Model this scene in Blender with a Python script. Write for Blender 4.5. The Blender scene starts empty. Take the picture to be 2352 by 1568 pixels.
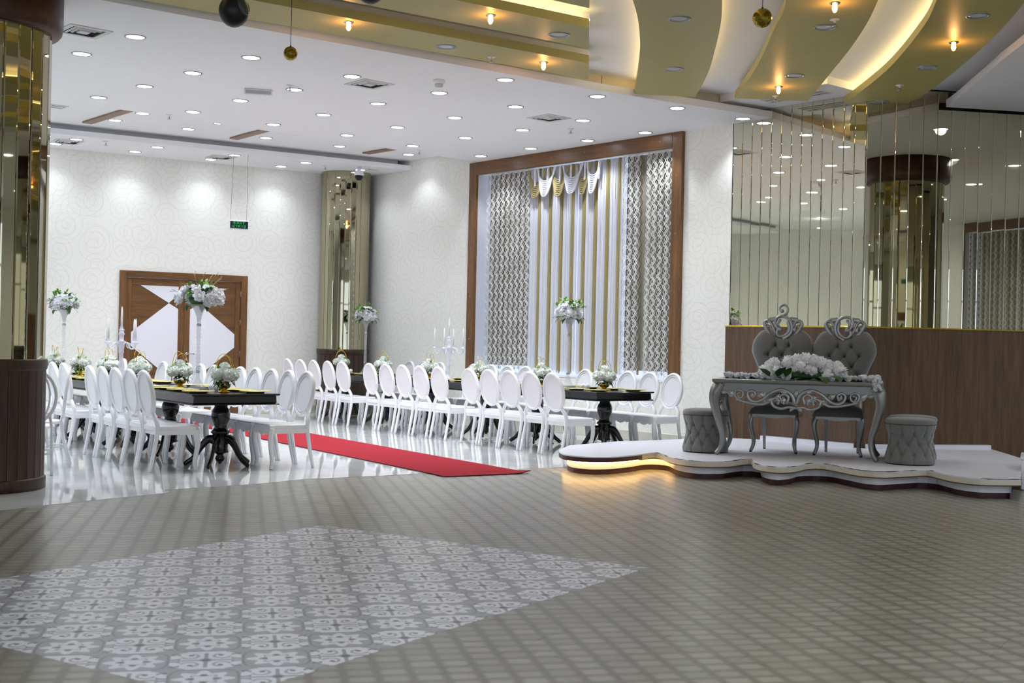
import bpy, bmesh, math, random
from mathutils import Vector, Matrix
random.seed(7)
scene = bpy.context.scene
col = scene.collection
PI = math.pi
R_ = math.radians

# ------------------------------------------------------------------ camera
cam_d = bpy.data.cameras.new('camera')
cam = bpy.data.objects.new('camera', cam_d)
col.objects.link(cam)
cam_d.sensor_width = 36.0
cam_d.sensor_fit = 'HORIZONTAL'
cam_d.lens = 36.0 * 2850.0 / 2352.0
cam_d.clip_end = 200
_p = 3 / 2850.0
_t = math.atan(0.022)
_F = Vector((0, math.cos(_p), math.sin(_p)))
_U0 = Vector((0, -math.sin(_p), math.cos(_p)))
_R0 = Vector((1, 0, 0))
_R = _R0 * math.cos(_t) + _U0 * math.sin(_t)
_U = _U0 * math.cos(_t) - _R0 * math.sin(_t)
m4 = Matrix((( _R.x, _U.x, -_F.x, 0), (_R.y, _U.y, -_F.y, 0), (_R.z, _U.z, -_F.z, 1.35), (0, 0, 0, 1)))
cam.matrix_world = m4
cam_d.dof.use_dof = True
cam_d.dof.focus_distance = 15.0
cam_d.dof.aperture_fstop = 4.0
scene.camera = cam

# ------------------------------------------------------------------ world, exposure
world = bpy.data.worlds.new('world')
scene.world = world
world.use_nodes = True
world.node_tree.nodes['Background'].inputs['Color'].default_value = (0.80, 0.85, 1.0, 1)
world.node_tree.nodes['Background'].inputs['Strength'].default_value = 0.3
scene.view_settings.view_transform = 'Standard'
scene.view_settings.look = 'None'
scene.view_settings.gamma = 1.0
scene.view_settings.use_curve_mapping = False
scene.view_settings.exposure = 0.25
SPOT_W = 77.0          # hall downlights
SIDE_W = 84.0          # downlights of the side ceiling
LENS_E = 14.0
CANDLE_W = 2.2
COVE_E = 7.0
STAGE_LED_E = 22.0
WINDOW_E = 0.6
BACK_FILL_E = 1.5            # fill glow of unseen windows added behind the camera
try:
    scene.cycles.use_denoising = True
    scene.cycles.max_bounces = 10
    scene.cycles.diffuse_bounces = 5
    scene.cycles.glossy_bounces = 5
    scene.cycles.transmission_bounces = 6
    scene.cycles.transparent_max_bounces = 10
    scene.cycles.sample_clamp_indirect = 6.0
    scene.cycles.caustics_reflective = False
    scene.cycles.caustics_refractive = False
    scene.cycles.blur_glossy = 0.5
except Exception:
    pass

# ------------------------------------------------------------------ naming helpers
def tag(o, label=None, cat=None, group=None, kind=None):
    if label: o['label'] = label
    if cat: o['category'] = cat
    if group: o['group'] = group
    if kind: o['kind'] = kind
    return o

def thing(name, label, cat, loc=(0, 0, 0), rz=0.0, group=None):
    o = bpy.data.objects.new(name, None)
    o.empty_display_size = 0.1
    col.objects.link(o)
    o.location = loc
    o.rotation_euler = (0, 0, rz)
    return tag(o, label, cat, group)

def link(name, mesh, parent=None, loc=None, rot=None, scale=None):
    o = bpy.data.objects.new(name, mesh)
    col.objects.link(o)
    if parent is not None: o.parent = parent
    if loc is not None: o.location = loc
    if rot is not None: o.rotation_euler = rot
    if scale is not None: o.scale = scale
    return o

KIDS = {}
def copy_tree(src, parent=None, loc=None, rz=None, label=None):
    c = src.copy()
    col.objects.link(c)
    c.parent = parent
    if loc is not None: c.location = loc
    if rz is not None: c.rotation_euler = (0, 0, rz)
    if label: c['label'] = label
    for ch in list(src.children):
        copy_tree(ch, c)
    return c

ORD = ['first', 'second', 'third', 'fourth', 'fifth', 'sixth', 'seventh', 'eighth', 'ninth', 'tenth',
       'eleventh', 'twelfth', 'thirteenth', 'fourteenth', 'fifteenth', 'sixteenth', 'seventeenth', 'eighteenth', 'nineteenth', 'twentieth']

# ------------------------------------------------------------------ mesh builder
class MB:
    def __init__(self):
        self.v = []; self.f = []; self.s = []; self.m = []
    def add(self, vs, fs, smooth=False, mi=0):
        b = len(self.v)
        self.v.extend([tuple(p) for p in vs])
        for f in fs:
            self.f.append([i + b for i in f]); self.s.append(smooth); self.m.append(mi)
        return self
    def box(self, x0, x1, y0, y1, z0, z1, mi=0):
        vs = [(x0, y0, z0), (x1, y0, z0), (x1, y1, z0), (x0, y1, z0), (x0, y0, z1), (x1, y0, z1), (x1, y1, z1), (x0, y1, z1)]
        return self.add(vs, [(0, 3, 2, 1), (4, 5, 6, 7), (0, 1, 5, 4), (1, 2, 6, 5), (2, 3, 7, 6), (3, 0, 4, 7)], False, mi)
    def cbox(self, x0, x1, y0, y1, z0, z1, c, mi=0):
        """box with chamfered vertical and horizontal edges"""
        rings = []
        for z, k in ((z0, c), (z0 + c, 0), (z1 - c, 0), (z1, c)):
            a, b, d, e = x0 + k, x1 - k, y0 + k, y1 - k
            rings.append([(a + c, d, z), (b - c, d, z), (b, d + c, z), (b, e - c, z), (b - c, e, z), (a + c, e, z), (a, e - c, z), (a, d + c, z)])
        vs = [p for r in rings for p in r]
        fs = [tuple(range(7, -1, -1)), tuple(range(24, 32))]
        for r in range(3):
            for i in range(8):
                j = (i + 1) % 8
                fs.append((r * 8 + i, r * 8 + j, r * 8 + 8 + j, r * 8 + 8 + i))
        return self.add(vs, fs, False, mi)
    def prism(self, poly, z0, z1, mi=0, smooth=False):
        n = len(poly)
        vs = [(x, y, z0) for x, y in poly] + [(x, y, z1) for x, y in poly]
        self.add(vs, [tuple(range(n - 1, -1, -1)), tuple(range(n, 2 * n))], False, mi)
        b = len(self.v) - 2 * n
        for i in range(n):
            j = (i + 1) % n
            self.f.append([b + i, b + j, b + n + j, b + n + i]); self.s.append(smooth); self.m.append(mi)
        return self
    def xprism(self, poly, y0, y1, mi=0):
        """polygon in x,z extruded along y"""
        n = len(poly)
        vs = [(x, y0, z) for x, z in poly] + [(x, y1, z) for x, z in poly]
        fs = [tuple(range(n)), tuple(range(2 * n - 1, n - 1, -1))]
        for i in range(n):
            j = (i + 1) % n
            fs.append((i, n + i, n + j, j))
        return self.add(vs, fs, False, mi)
    def lathe(self, prof, n=16, c=(0, 0), smooth=True, mi=0, sx=1.0, sy=1.0, cap0=True, cap1=True):
        rows = []
        vs = []
        for r, z in prof:
            if r < 1e-5:
                rows.append([len(vs)]); vs.append((c[0], c[1], z))
            else:
                rows.append(list(range(len(vs), len(vs) + n)))
                for i in range(n):
                    a = 2 * PI * i / n
                    vs.append((c[0] + r * math.cos(a) * sx, c[1] + r * math.sin(a) * sy, z))
        fs = []
        for k in range(len(rows) - 1):
            a, b = rows[k], rows[k + 1]
            for i in range(n):
                j = (i + 1) % n
                if len(a) == 1 and len(b) == 1: continue
                if len(a) == 1: fs.append((a[0], b[j], b[i]))
                elif len(b) == 1: fs.append((a[i], a[j], b[0]))
                else: fs.append((a[i], a[j], b[j], b[i]))
        self.add(vs, fs, smooth, mi)
        bse = len(self.v) - len(vs)
        if cap0 and len(rows[0]) > 1:
            self.f.append([bse + i for i in reversed(rows[0])]); self.s.append(False); self.m.append(mi)
        if cap1 and len(rows[-1]) > 1:
            self.f.append([bse + i for i in rows[-1]]); self.s.append(False); self.m.append(mi)
        return self
    def tube(self, path, r, n=6, closed=False, mi=0, smooth=True, flat=1.0, up=None, cap=True):
        """round (or flattened) tube along a path; r number or list"""
        P = [Vector(p) for p in path]
        k = len(P)
        rr = r if isinstance(r, (list, tuple)) else [r] * k
        vs = []
        nrm = None
        for i in range(k):
            if closed: t = P[(i + 1) % k] - P[(i - 1) % k]
            else: t = P[min(i + 1, k - 1)] - P[max(i - 1, 0)]
            if t.length < 1e-9: t = Vector((0, 0, 1))
            t.normalize()
            if up is not None:
                nrm = Vector(up)
            elif nrm is None:
                nrm = Vector((1, 0, 0)) if abs(t.x) < 0.8 else Vector((0, 1, 0))
            nn = nrm - t * nrm.dot(t)
            if nn.length < 1e-6: nn = t.orthogonal()
            nn.normalize(); nrm = nn
            bb = t.cross(nn)
            for q in range(n):
                a = 2 * PI * (q + 0.5) / n
                vs.append(P[i] + nn * (math.cos(a) * rr[i]) + bb * (math.sin(a) * rr[i] * flat))
        fs = []
        for i in range(k if closed else k - 1):
            i2 = (i + 1) % k
            for q in range(n):
                q2 = (q + 1) % n
                fs.append((i * n + q, i * n + q2, i2 * n + q2, i2 * n + q))
        self.add(vs, fs, smooth, mi)
        if cap and not closed:
            b = len(self.v) - len(vs)
            self.f.append([b + q for q in range(n - 1, -1, -1)]); self.s.append(False); self.m.append(mi)
            self.f.append([b + (k - 1) * n + q for q in range(n)]); self.s.append(False); self.m.append(mi)
        return self
    def ball(self, c, r, n=12, m=8, sx=1, sy=1, sz=1, mi=0):
        prof = [(r * math.sin(PI * i / m), -r * math.cos(PI * i / m)) for i in range(m + 1)]
        prof[0] = (0, -r); prof[-1] = (0, r)
        b = len(self.v)
        self.lathe(prof, n, (0, 0), True, mi)
        for i in range(b, len(self.v)):
            x, y, z = self.v[i]
            self.v[i] = (c[0] + x * sx, c[1] + y * sy, c[2] + z * sz)
        return self
    def xform(self, M, start=0):
        for i in range(start, len(self.v)):
            self.v[i] = tuple(M @ Vector(self.v[i]))
        return self
    def mesh(self, name, mats):
        me = bpy.data.meshes.new(name)
        me.from_pydata(self.v, [], self.f)
        for m in (mats if isinstance(mats, (list, tuple)) else [mats]): me.materials.append(m)
        for p, s, k in zip(me.polygons, self.s, self.m):
            p.use_smooth = s; p.material_index = k
        bm = bmesh.new(); bm.from_mesh(me)
        bmesh.ops.recalc_face_normals(bm, faces=bm.faces)
        bm.to_mesh(me); bm.free()
        me.update()
        return me
    def build(self, name, mats, parent=None, loc=None, rot=None):
        return link(name, self.mesh(name, mats), parent, loc, rot)

def spline(pts, n=6, closed=False):
    """Catmull-Rom through points"""
    P = [Vector(p) for p in pts]
    k = len(P); out = []
    segs = k if closed else k - 1
    for i in range(segs):
        if closed: a, b, c, d = P[(i - 1) % k], P[i], P[(i + 1) % k], P[(i + 2) % k]
        else: a, b, c, d = P[max(i - 1, 0)], P[i], P[i + 1], P[min(i + 2, k - 1)]
        for j in range(n):
            t = j / n
            out.append(0.5 * ((2 * b) + (c - a) * t + (2 * a - 5 * b + 4 * c - d) * t * t + (3 * b - a - 3 * c + d) * t ** 3))
    if not closed: out.append(P[-1])
    return out

def lerp_tab(tab, t):
    for (a, x), (b, y) in zip(tab, tab[1:]):
        if t <= b: return x + (y - x) * (t - a) / (b - a) if b > a else y
    return tab[-1][1]

# ------------------------------------------------------------------ node helpers
def lin(c):
    o = []
    for x in c:
        x = x / 255.0
        o.append(x / 12.92 if x <= 0.04045 else ((x + 0.055) / 1.055) ** 2.4)
    return (o[0], o[1], o[2], 1.0)

class X:
    """thin wrapper so that node maths reads as formulas"""
    def __init__(s, nt, k): s.nt = nt; s.k = k
    def op(s, o, b=None, c=None, clamp=False):
        n = s.nt.nodes.new('ShaderNodeMath'); n.operation = o; n.use_clamp = clamp
        for i, q in enumerate((s, b, c)):
            if q is None: continue
            if isinstance(q, X): s.nt.links.new(q.k, n.inputs[i])
            else: n.inputs[i].default_value = q
        return X(s.nt, n.outputs[0])
    def __add__(s, b): return s.op('ADD', b)
    __radd__ = __add__
    def __sub__(s, b): return s.op('SUBTRACT', b)
    def __rsub__(s, b): return (s * -1.0) + b
    def __mul__(s, b): return s.op('MULTIPLY', b)
    __rmul__ = __mul__
    def __truediv__(s, b): return s.op('DIVIDE', b)
    def fract(s): return s.op('FRACT')
    def floor(s): return s.op('FLOOR')
    def abs(s): return s.op('ABSOLUTE')
    def sin(s): return s.op('SINE')
    def cos(s): return s.op('COSINE')
    def sqrt(s): return s.op('SQRT')
    def lt(s, b): return s.op('LESS_THAN', b)
    def gt(s, b): return s.op('GREATER_THAN', b)
    def mx(s, b): return s.op('MAXIMUM', b)
    def mn(s, b): return s.op('MINIMUM', b)
    def atan2(s, b): return s.op('ARCTAN2', b)
    def clamp(s): return s.op('ADD', 0.0, clamp=True)
    def band(s, w): return ((s.abs() * (-1.0 / w)) + 1.0).clamp()

def new_mat(name):
    m = bpy.data.materials.new(name); m.use_nodes = True
    nt = m.node_tree
    b = nt.nodes['Principled BSDF']
    return m, nt, b

def mat(name, c, rough=0.5, metal=0.0, spec=0.5, emit=None, es=0.0, trans=0.0, ior=1.45, alpha=1.0, coat=0.0, var=0.0, vscale=8.0, sheen=0.0, bump=0.0, bscale=60.0):
    m, nt, b = new_mat(name)
    b.inputs['Base Color'].default_value = lin(c)
    b.inputs['Roughness'].default_value = rough
    b.inputs['Metallic'].default_value = metal
    b.inputs['Specular IOR Level'].default_value = spec
    b.inputs['IOR'].default_value = ior
    b.inputs['Transmission Weight'].default_value = trans
    b.inputs['Alpha'].default_value = alpha
    b.inputs['Coat Weight'].default_value = coat
    b.inputs['Sheen Weight'].default_value = sheen
    if emit:
        b.inputs['Emission Color'].default_value = lin(emit)
        b.inputs['Emission Strength'].default_value = es
    if var or bump:
        tc = nt.nodes.new('ShaderNodeTexCoord')
    if var:
        nz = nt.nodes.new('ShaderNodeTexNoise'); nz.inputs['Scale'].default_value = vscale; nz.inputs['Detail'].default_value = 4
        nt.links.new(tc.outputs['Object'], nz.inputs['Vector'])
        mixn(nt, X(nt, nz.outputs['Fac']), tuple(max(0, x * (1 - var)) for x in c), tuple(min(255, x * (1 + var)) for x in c), b)
    if bump:
        n2 = nt.nodes.new('ShaderNodeTexNoise'); n2.inputs['Scale'].default_value = bscale; n2.inputs['Detail'].default_value = 3
        nt.links.new(tc.outputs['Object'], n2.inputs['Vector'])
        bp = nt.nodes.new('ShaderNodeBump'); bp.inputs['Strength'].default_value = bump; bp.inputs['Distance'].default_value = 0.01
        nt.links.new(n2.outputs['Fac'], bp.inputs['Height']); nt.links.new(bp.outputs['Normal'], b.inputs['Normal'])
    return m

def rgbmix(nt, fac, a, b):
    """fac X; a,b colour tuple or socket -> colour socket"""
    n = nt.nodes.new('ShaderNodeMix'); n.data_type = 'RGBA'
    nt.links.new(fac.k, n.inputs[0])
    for i, q in ((6, a), (7, b)):
        if isinstance(q, tuple): n.inputs[i].default_value = lin(q) if len(q) == 3 else q
        else: nt.links.new(q, n.inputs[i])
    return n.outputs[2]

def mixn(nt, fac, a, b, bsdf):
    s = rgbmix(nt, fac, a, b)
    nt.links.new(s, bsdf.inputs['Base Color'])
    return s

def coords(nt, obj=None):
    tc = nt.nodes.new('ShaderNodeTexCoord')
    if obj is not None: tc.object = obj
    sp = nt.nodes.new('ShaderNodeSeparateXYZ')
    nt.links.new(tc.outputs['Object'], sp.inputs[0])
    return X(nt, sp.outputs[0]), X(nt, sp.outputs[1]), X(nt, sp.outputs[2])

def comb(nt, x, y, z=0.0):
    n = nt.nodes.new('ShaderNodeCombineXYZ')
    for i, q in enumerate((x, y, z)):
        if isinstance(q, X): nt.links.new(q.k, n.inputs[i])
        else: n.inputs[i].default_value = q
    return n.outputs[0]

def noise(nt, vec, scale, detail=3.0, rough=0.5):
    n = nt.nodes.new('ShaderNodeTexNoise')
    n.inputs['Scale'].default_value = scale; n.inputs['Detail'].default_value = detail; n.inputs['Roughness'].default_value = rough
    nt.links.new(vec, n.inputs['Vector'])
    return X(nt, n.outputs['Fac'])

def wood(name, c1, c2, axis='z', rough=0.4, scale=6.0, spec=0.5):
    m, nt, b = new_mat(name)
    x, y, z = coords(nt)
    st = 0.08
    v = {'z': (x, y, z * st), 'x': (x * st, y, z), 'y': (x, y * st, z)}[axis]
    vec = comb(nt, *v)
    n1 = noise(nt, vec, scale * 3, 6, 0.65)
    n2 = noise(nt, vec, scale * 12, 3, 0.6)
    f = ((n1 - 0.5) * 2.2 + (n2 - 0.5) * 0.7 + 0.5).clamp()
    mixn(nt, f, c1, c2, b)
    b.inputs['Roughness'].default_value = rough
    b.inputs['Specular IOR Level'].default_value = spec
    return m
# ------------------------------------------------------------------ materials
def wallpaper():
    m, nt, b = new_mat('wallpaper')
    x, y, z = coords(nt)
    def layer(scale, k, rmax, ox, sign):
        vec = comb(nt, x + ox, z * 1.0 + ox * 0.7)
        vo = nt.nodes.new('ShaderNodeTexVoronoi'); vo.voronoi_dimensions = '2D'
        vo.inputs['Scale'].default_value = scale; vo.inputs['Randomness'].default_value = 0.6
        nt.links.new(vec, vo.inputs['Vector'])
        sp = nt.nodes.new('ShaderNodeSeparateXYZ'); nt.links.new(vo.outputs['Position'], sp.inputs[0])
        lx = (x + ox) - X(nt, sp.outputs[0]); lz = (z + ox * 0.7) - X(nt, sp.outputs[1])
        r = (lx * lx + lz * lz).sqrt()
        th = lz.atan2(lx) * (sign / (2 * PI))
        f = (r * k + th).fract() - 0.5
        return f.band(0.07 * k / 11) * r.lt(rmax)
    l = layer(2.3, 11.0, 0.26, 3.3, 1.0).mx(layer(1.55, 8.0, 0.36, 11.7, -1.0))
    n = noise(nt, comb(nt, x, z), 1.2, 2)
    base = rgbmix(nt, n, (240, 240, 233), (246, 246, 240))
    mixn(nt, l * 0.36, base, (200, 193, 165), b)
    b.inputs['Roughness'].default_value = 0.55
    b.inputs['Specular IOR Level'].default_value = 0.35
    return m

M = {}
M['wallpaper'] = wallpaper()
M['ceiling'] = mat('ceiling_paint', (246, 247, 249), 0.7, spec=0.3)
M['ceiling_grey'] = mat('ceiling_upstand', (214, 214, 216), 0.8)
M['skirting'] = mat('skirting_stone', (205, 202, 190), 0.25, var=0.08, vscale=5)
M['gold_paint'] = mat('gold_ceiling_paint', (174, 164, 98), 0.42, var=0.03, vscale=2)
M['warm_fascia'] = mat('fascia_paint', (228, 214, 190), 0.6)  # warm cove glow put into the upstand's colour
M['mirror'] = mat('bronze_mirror', (216, 211, 190), 0.015, metal=1.0)
M['mirror_dark'] = mat('bronze_mirror_column', (174, 168, 142), 0.02, metal=1.0)
M['mirror_back'] = mat('mirror_backing', (40, 36, 30), 0.5)
M['gold'] = mat('polished_gold', (222, 186, 70), 0.22, metal=1.0)
M['gold_soft'] = mat('gold_plate', (232, 214, 110), 0.33, metal=0.75)
M['panel_wood'] = wood('wall_panel_wood', (76, 57, 42), (114, 88, 66), 'z', 0.35, 4)
M['teak'] = wood('teak_frame', (88, 57, 30), (134, 94, 54), 'z', 0.35, 5)
M['teak_h'] = wood('teak_frame_horizontal', (84, 54, 28), (128, 88, 50), 'x', 0.35, 5)
M['strip_wood'] = wood('ceiling_strip_wood', (128, 100, 80), (158, 128, 106), 'x', .5, 5)
M['door_wood'] = wood('door_wood', (82, 55, 29), (126, 88, 48), 'x', 0.4, 3)
M['col_wood'] = wood('column_wood', (38, 25, 17), (74, 50, 34), 'z', 0.4, 5)
M['cap_wood'] = wood('cap_wood', (48, 22, 14), (78, 40, 26), 'x', 0.4, 5)
M['white_lac'] = mat('white_lacquer', (236, 238, 246), 0.25)
M['chair_white'] = mat('chair_white_plastic', (238, 238, 242), 0.22, spec=0.5)
M['black_lac'] = mat('black_lacquer', (12, 12, 14), 0.18, spec=0.5, coat=0.3)
M['carpet'] = mat('red_carpet', (152, 42, 52), 0.95, spec=0.1, var=0.08, vscale=30, bump=0.3, bscale=300)
M['carpet_edge'] = mat('carpet_edge', (70, 12, 20), 0.95)
M['silver'] = mat('silver_paint', (166, 168, 169), 0.28, metal=0.85)
M['silver_matt'] = mat('silver_paint_matt', (142, 143, 141), 0.34, metal=0.75)
M['velvet'] = mat('grey_velvet', (114, 114, 112), 0.85, sheen=0.5, spec=0.2, bump=0.08, bscale=200)
M['velvet_dark'] = mat('grey_velvet_seat', (98, 97, 95), 0.9, sheen=0.35, spec=0.15)
M['button'] = mat('velvet_button', (70, 66, 64), 0.8)
M['black'] = mat('black_plastic', (14, 14, 15), 0.35)
M['rubber'] = mat('black_rubber', (18, 18, 20), 0.7)
M['chrome'] = mat('chrome', (200, 202, 205), 0.12, metal=1.0)
M['trim_metal'] = mat('downlight_trim', (150, 152, 156), 0.3, metal=0.9)
M['lens'] = mat('downlight_lens', (255, 255, 255), 0.5, emit=(238, 242, 255), es=LENS_E)
M['lens_off'] = mat('downlight_lens_off', (190, 195, 200), 0.15)
M['vent'] = mat('vent_metal', (212, 213, 212), 0.5)
M['vent_dark'] = mat('vent_shadow_gap', (28, 28, 30), 0.8)
M['amber'] = mat('amber_bulb', (255, 200, 140), 0.3, emit=(255, 150, 70), es=22.0)
M['cove'] = mat('cove_led', (255, 230, 180), 0.5, emit=(255, 226, 168), es=COVE_E)
M['stage_led'] = mat('stage_led', (255, 210, 130), 0.5, emit=(255, 198, 112), es=STAGE_LED_E)
M['stage_top'] = mat('stage_top', (226, 227, 236), 0.35)
M['stage_lip'] = mat('stage_lip_laminate', (214, 208, 190), 0.45)
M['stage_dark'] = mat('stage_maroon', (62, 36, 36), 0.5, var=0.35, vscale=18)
M['stage_brown'] = mat('stage_edge_brown', (120, 80, 36), 0.5)
M['petal'] = mat('white_petal', (240, 241, 244), 0.7, spec=0.2)
M['petal_green'] = mat('pompon_petal', (238, 243, 236), 0.75, spec=0.2)
M['leaf'] = mat('dark_leaf', (38, 78, 34), 0.5, var=0.3, vscale=40)
M['leaf_light'] = mat('light_leaf', (112, 158, 62), 0.55, var=0.25, vscale=40)
M['twig'] = mat('twig', (150, 140, 84), 0.7)
M['glass_top'] = mat('window_daylight', (230, 238, 255), 0.6, emit=(214, 228, 255), es=WINDOW_E)
M['daylight'] = mat('daylight_pane', (230, 238, 255), 0.6, emit=(222, 234, 255), es=BACK_FILL_E)  # glowing panes of the added windows, fill for stage and foreground
M['curtain_back'] = mat('curtain_lining', (206, 206, 212), 0.8)
M['lattice_back'] = mat('lattice_lining', (150, 147, 138), 0.85, var=.15, vscale=6)  # taupe tone carries the shadow in the gaps between cords
M['cord_grey'] = mat('cord_silver_grey', (222, 219, 212), 0.7, var=0.2, vscale=3)
M['cord_taupe'] = mat('cord_taupe', (112, 104, 84), 0.75)
M['string_white'] = mat('string_white', (214, 215, 224), 0.7)
M['string_gold'] = mat('string_gold', (158, 145, 100), 0.6)
M['bead'] = mat('bead_white', (236, 236, 240), 0.25)
M['sign_green'] = mat('sign_letters', (16, 150, 76), 0.5, emit=(16, 170, 84), es=0.45)
M['sign_black'] = mat('sign_face', (10, 26, 22), 0.4)
M['sign_frame'] = mat('sign_frame', (232, 236, 244), 0.4)
M['wire'] = mat('wire', (60, 60, 58), 0.5, metal=0.6)
M['disco'] = mat('gold_mirror_ball', (150, 128, 52), 0.12, metal=1.0)
M['plinth_grey'] = mat('grey_box', (190, 190, 190), 0.5)

def crystal(name, c, op, rough=0.08):
    m, nt, b = new_mat(name)
    b.inputs['Base Color'].default_value = lin(c); b.inputs['Roughness'].default_value = rough
    b.inputs['Specular IOR Level'].default_value = 0.9
    b.inputs['Alpha'].default_value = op
    return m
M['crystal'] = crystal('clear_crystal', (214, 218, 228), 0.26)
M['acrylic'] = crystal('milky_acrylic', (238, 237, 250), 0.5, 0.12)
M['glass'] = crystal('thin_glass', (226, 230, 240), 0.34, 0.05)

def weave():
    """white woven back panel: fine pierced grid"""
    m, nt, b = new_mat('woven_back')
    x, y, z = coords(nt)
    u = (y * 90.0).fract() - 0.5; v = (z * 90.0).fract() - 0.5
    hole = (u * u + v * v).sqrt().lt(0.2)
    mixn(nt, hole, (238, 238, 242), (196, 197, 204), b)
    bp = nt.nodes.new('ShaderNodeBump'); bp.inputs['Strength'].default_value = 0.5; bp.inputs['Distance'].default_value = 0.002
    nt.links.new((1.0 - hole).k, bp.inputs['Height']); nt.links.new(bp.outputs['Normal'], b.inputs['Normal'])
    b.inputs['Roughness'].default_value = 0.3
    return m
M['weave'] = weave()

# ------------------------------------------------------------------ floors
T1 = Vector((math.sin(R_(33)), math.cos(R_(33)), 0))      # tile axes of the dance floor
T2 = Vector((math.cos(R_(33)), -math.sin(R_(33)), 0))
RC = Vector((0.86, 7.57, 0))                              # right corner of the patterned field
TS = 0.44
floor = MB().box(-16, 17, -8, 26, -0.30, -0.012).build('floor', mat('floor_screed', (92, 90, 86), 0.8))
tag(floor, kind='structure')
def pattern_coords(nt):
    X0, Y0, Z0 = coords(nt, floor)
    c, s_ = math.cos(R_(12)), math.sin(R_(12))
    dx, dy = X0 + 1.31, Y0 - 5.47
    return dx * c + dy * s_, dy * c - dx * s_, Z0

def tile_brown():
    m, nt, b = new_mat('brown_woven_tile')
    x, y, z = pattern_coords(nt)
    u = x / 0.137; v = y / 0.104
    fu = u.fract() - 0.5; fv = v.fract() - 0.5
    cell = comb(nt, u.floor(), v.floor())
    wn = nt.nodes.new('ShaderNodeTexWhiteNoise'); wn.noise_dimensions = '2D'; nt.links.new(cell, wn.inputs['Vector'])
    rnd = X(nt, wn.outputs['Value'])
    inside = ((0.43 - fu.abs()) * 7.0).clamp() * ((0.40 - fv.abs()) * 6.0).clamp()
    n = noise(nt, comb(nt, x, y), 26.0, 4)
    n2 = noise(nt, comb(nt, x, y * 0.3), 3.0, 3)
    cellc = rgbmix(nt, (rnd * 0.75 + (n - 0.5) * 0.6).clamp(), (152, 149, 138), (178, 175, 165))
    linec = rgbmix(nt, (fu.abs() * 2.0 * 0.6 + n2 * 0.4).clamp(), (144, 141, 131), (118, 114, 104))
    mixn(nt, inside, linec, cellc, b)
    b.inputs['Roughness'].default_value = 0.28
    b.inputs['Specular IOR Level'].default_value = 0.4
    return m

def tile_print():
    m, nt, b = new_mat('ornament_print_tile')
    x, y, z = pattern_coords(nt)
    u = x / 0.29 + 0.5; v = y / 0.29 + 0.5
    cu = u.floor(); cv = v.floor()
    par = ((cu + cv) * 0.5).fract().gt(0.25)              # 0 star cell, 1 scroll cell
    p = u.fract() - 0.5; q = v.fract() - 0.5
    r = (p * p + q * q).sqrt(); th = q.atan2(p)
    ap = p.abs(); aq = q.abs()
    # star cell
    star = (((th * 8.0).cos() * 0.07 + 0.36) - r).gt(0.0)
    petals = (r - ((th * 4.0).cos().abs() * 0.10 + 0.13)).abs().lt(0.022)
    dots = (((ap - 0.17) * (ap - 0.17) + aq * aq).sqrt().lt(0.045)).mx(((aq - 0.17) * (aq - 0.17) + ap * ap).sqrt().lt(0.045))
    core = r.lt(0.085)
    edge_s = r.gt(0.47) * ap.mn(aq).gt(0.25)
    # scroll cell: four paired lobes with eyes
    lx = ap - 0.23; ly = aq - 0.23
    lr = (lx * lx + ly * ly).sqrt()
    lobes = lr.lt(0.232)
    curl = (lr - 0.12).abs().lt(0.022) * (lx + ly).lt(0.08)
    eye = (((lx + 0.02) * (lx + 0.02) + (ly - 0.05) * (ly - 0.05)).sqrt()).lt(0.042)
    mid = (ap.mn(aq)).lt(0.028) * r.lt(0.4)
    cdot = r.lt(0.07)
    lob2 = (((ap - 0.46) * (ap - 0.46) + (aq - 0.13) * (aq - 0.13)).sqrt().lt(0.145)).mx(((aq - 0.46) * (aq - 0.46) + (ap - 0.13) * (ap - 0.13)).sqrt().lt(0.145))
    cres = (((((ap - 0.47) * (ap - 0.47) + (aq - 0.2) * (aq - 0.2)).sqrt() - 0.15).abs().lt(0.03)) * ap.gt(0.36)) * 0.8
    lightA = (star * (1.0 - petals) * (1.0 - dots)).mx(core)
    lightB = (lobes.mx(lob2) * (1.0 - curl) * (1.0 - eye) * (1.0 - mid)) * (1.0 - cdot)
    light = lightA * (1.0 - par) + lightB * par
    dark = (dots * (1.0 - core)) * (1.0 - par) + (cdot.mx(eye)).mx(mid * 0.25).mx(cres) * par
    ring = ((ap * ap * ap * ap + aq * aq * aq * aq).sqrt() - 0.222).abs().lt(0.018)
    n = noise(nt, comb(nt, x, y), 14.0, 3)
    base = rgbmix(nt, n, (158, 161, 170), (180, 182, 188))
    c1 = rgbmix(nt, ring * 0.7, base, (112, 114, 120))
    c2 = rgbmix(nt, light, c1, (240, 241, 248))
    c3 = rgbmix(nt, dark, c2, (84, 88, 100))
    nt.links.new(c3, b.inputs['Base Color'])
    b.inputs['Roughness'].default_value = 0.28
    b.inputs['Specular IOR Level'].default_value = 0.4
    return m

def tile_white():
    m, nt, b = new_mat('polished_white_tile')
    x, y, z = pattern_coords(nt)
    n = noise(nt, comb(nt, x, y), 1.6, 5, 0.6)
    mixn(nt, ((n - 0.5) * 2.5 + 0.5).clamp(), (200, 201, 200), (218, 219, 218), b)
    b.inputs['Roughness'].default_value = 0.05
    b.inputs['Specular IOR Level'].default_value = 0.9
    return m
M['tile_brown'] = tile_brown(); M['tile_print'] = tile_print(); M['tile_white'] = tile_white()

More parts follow.
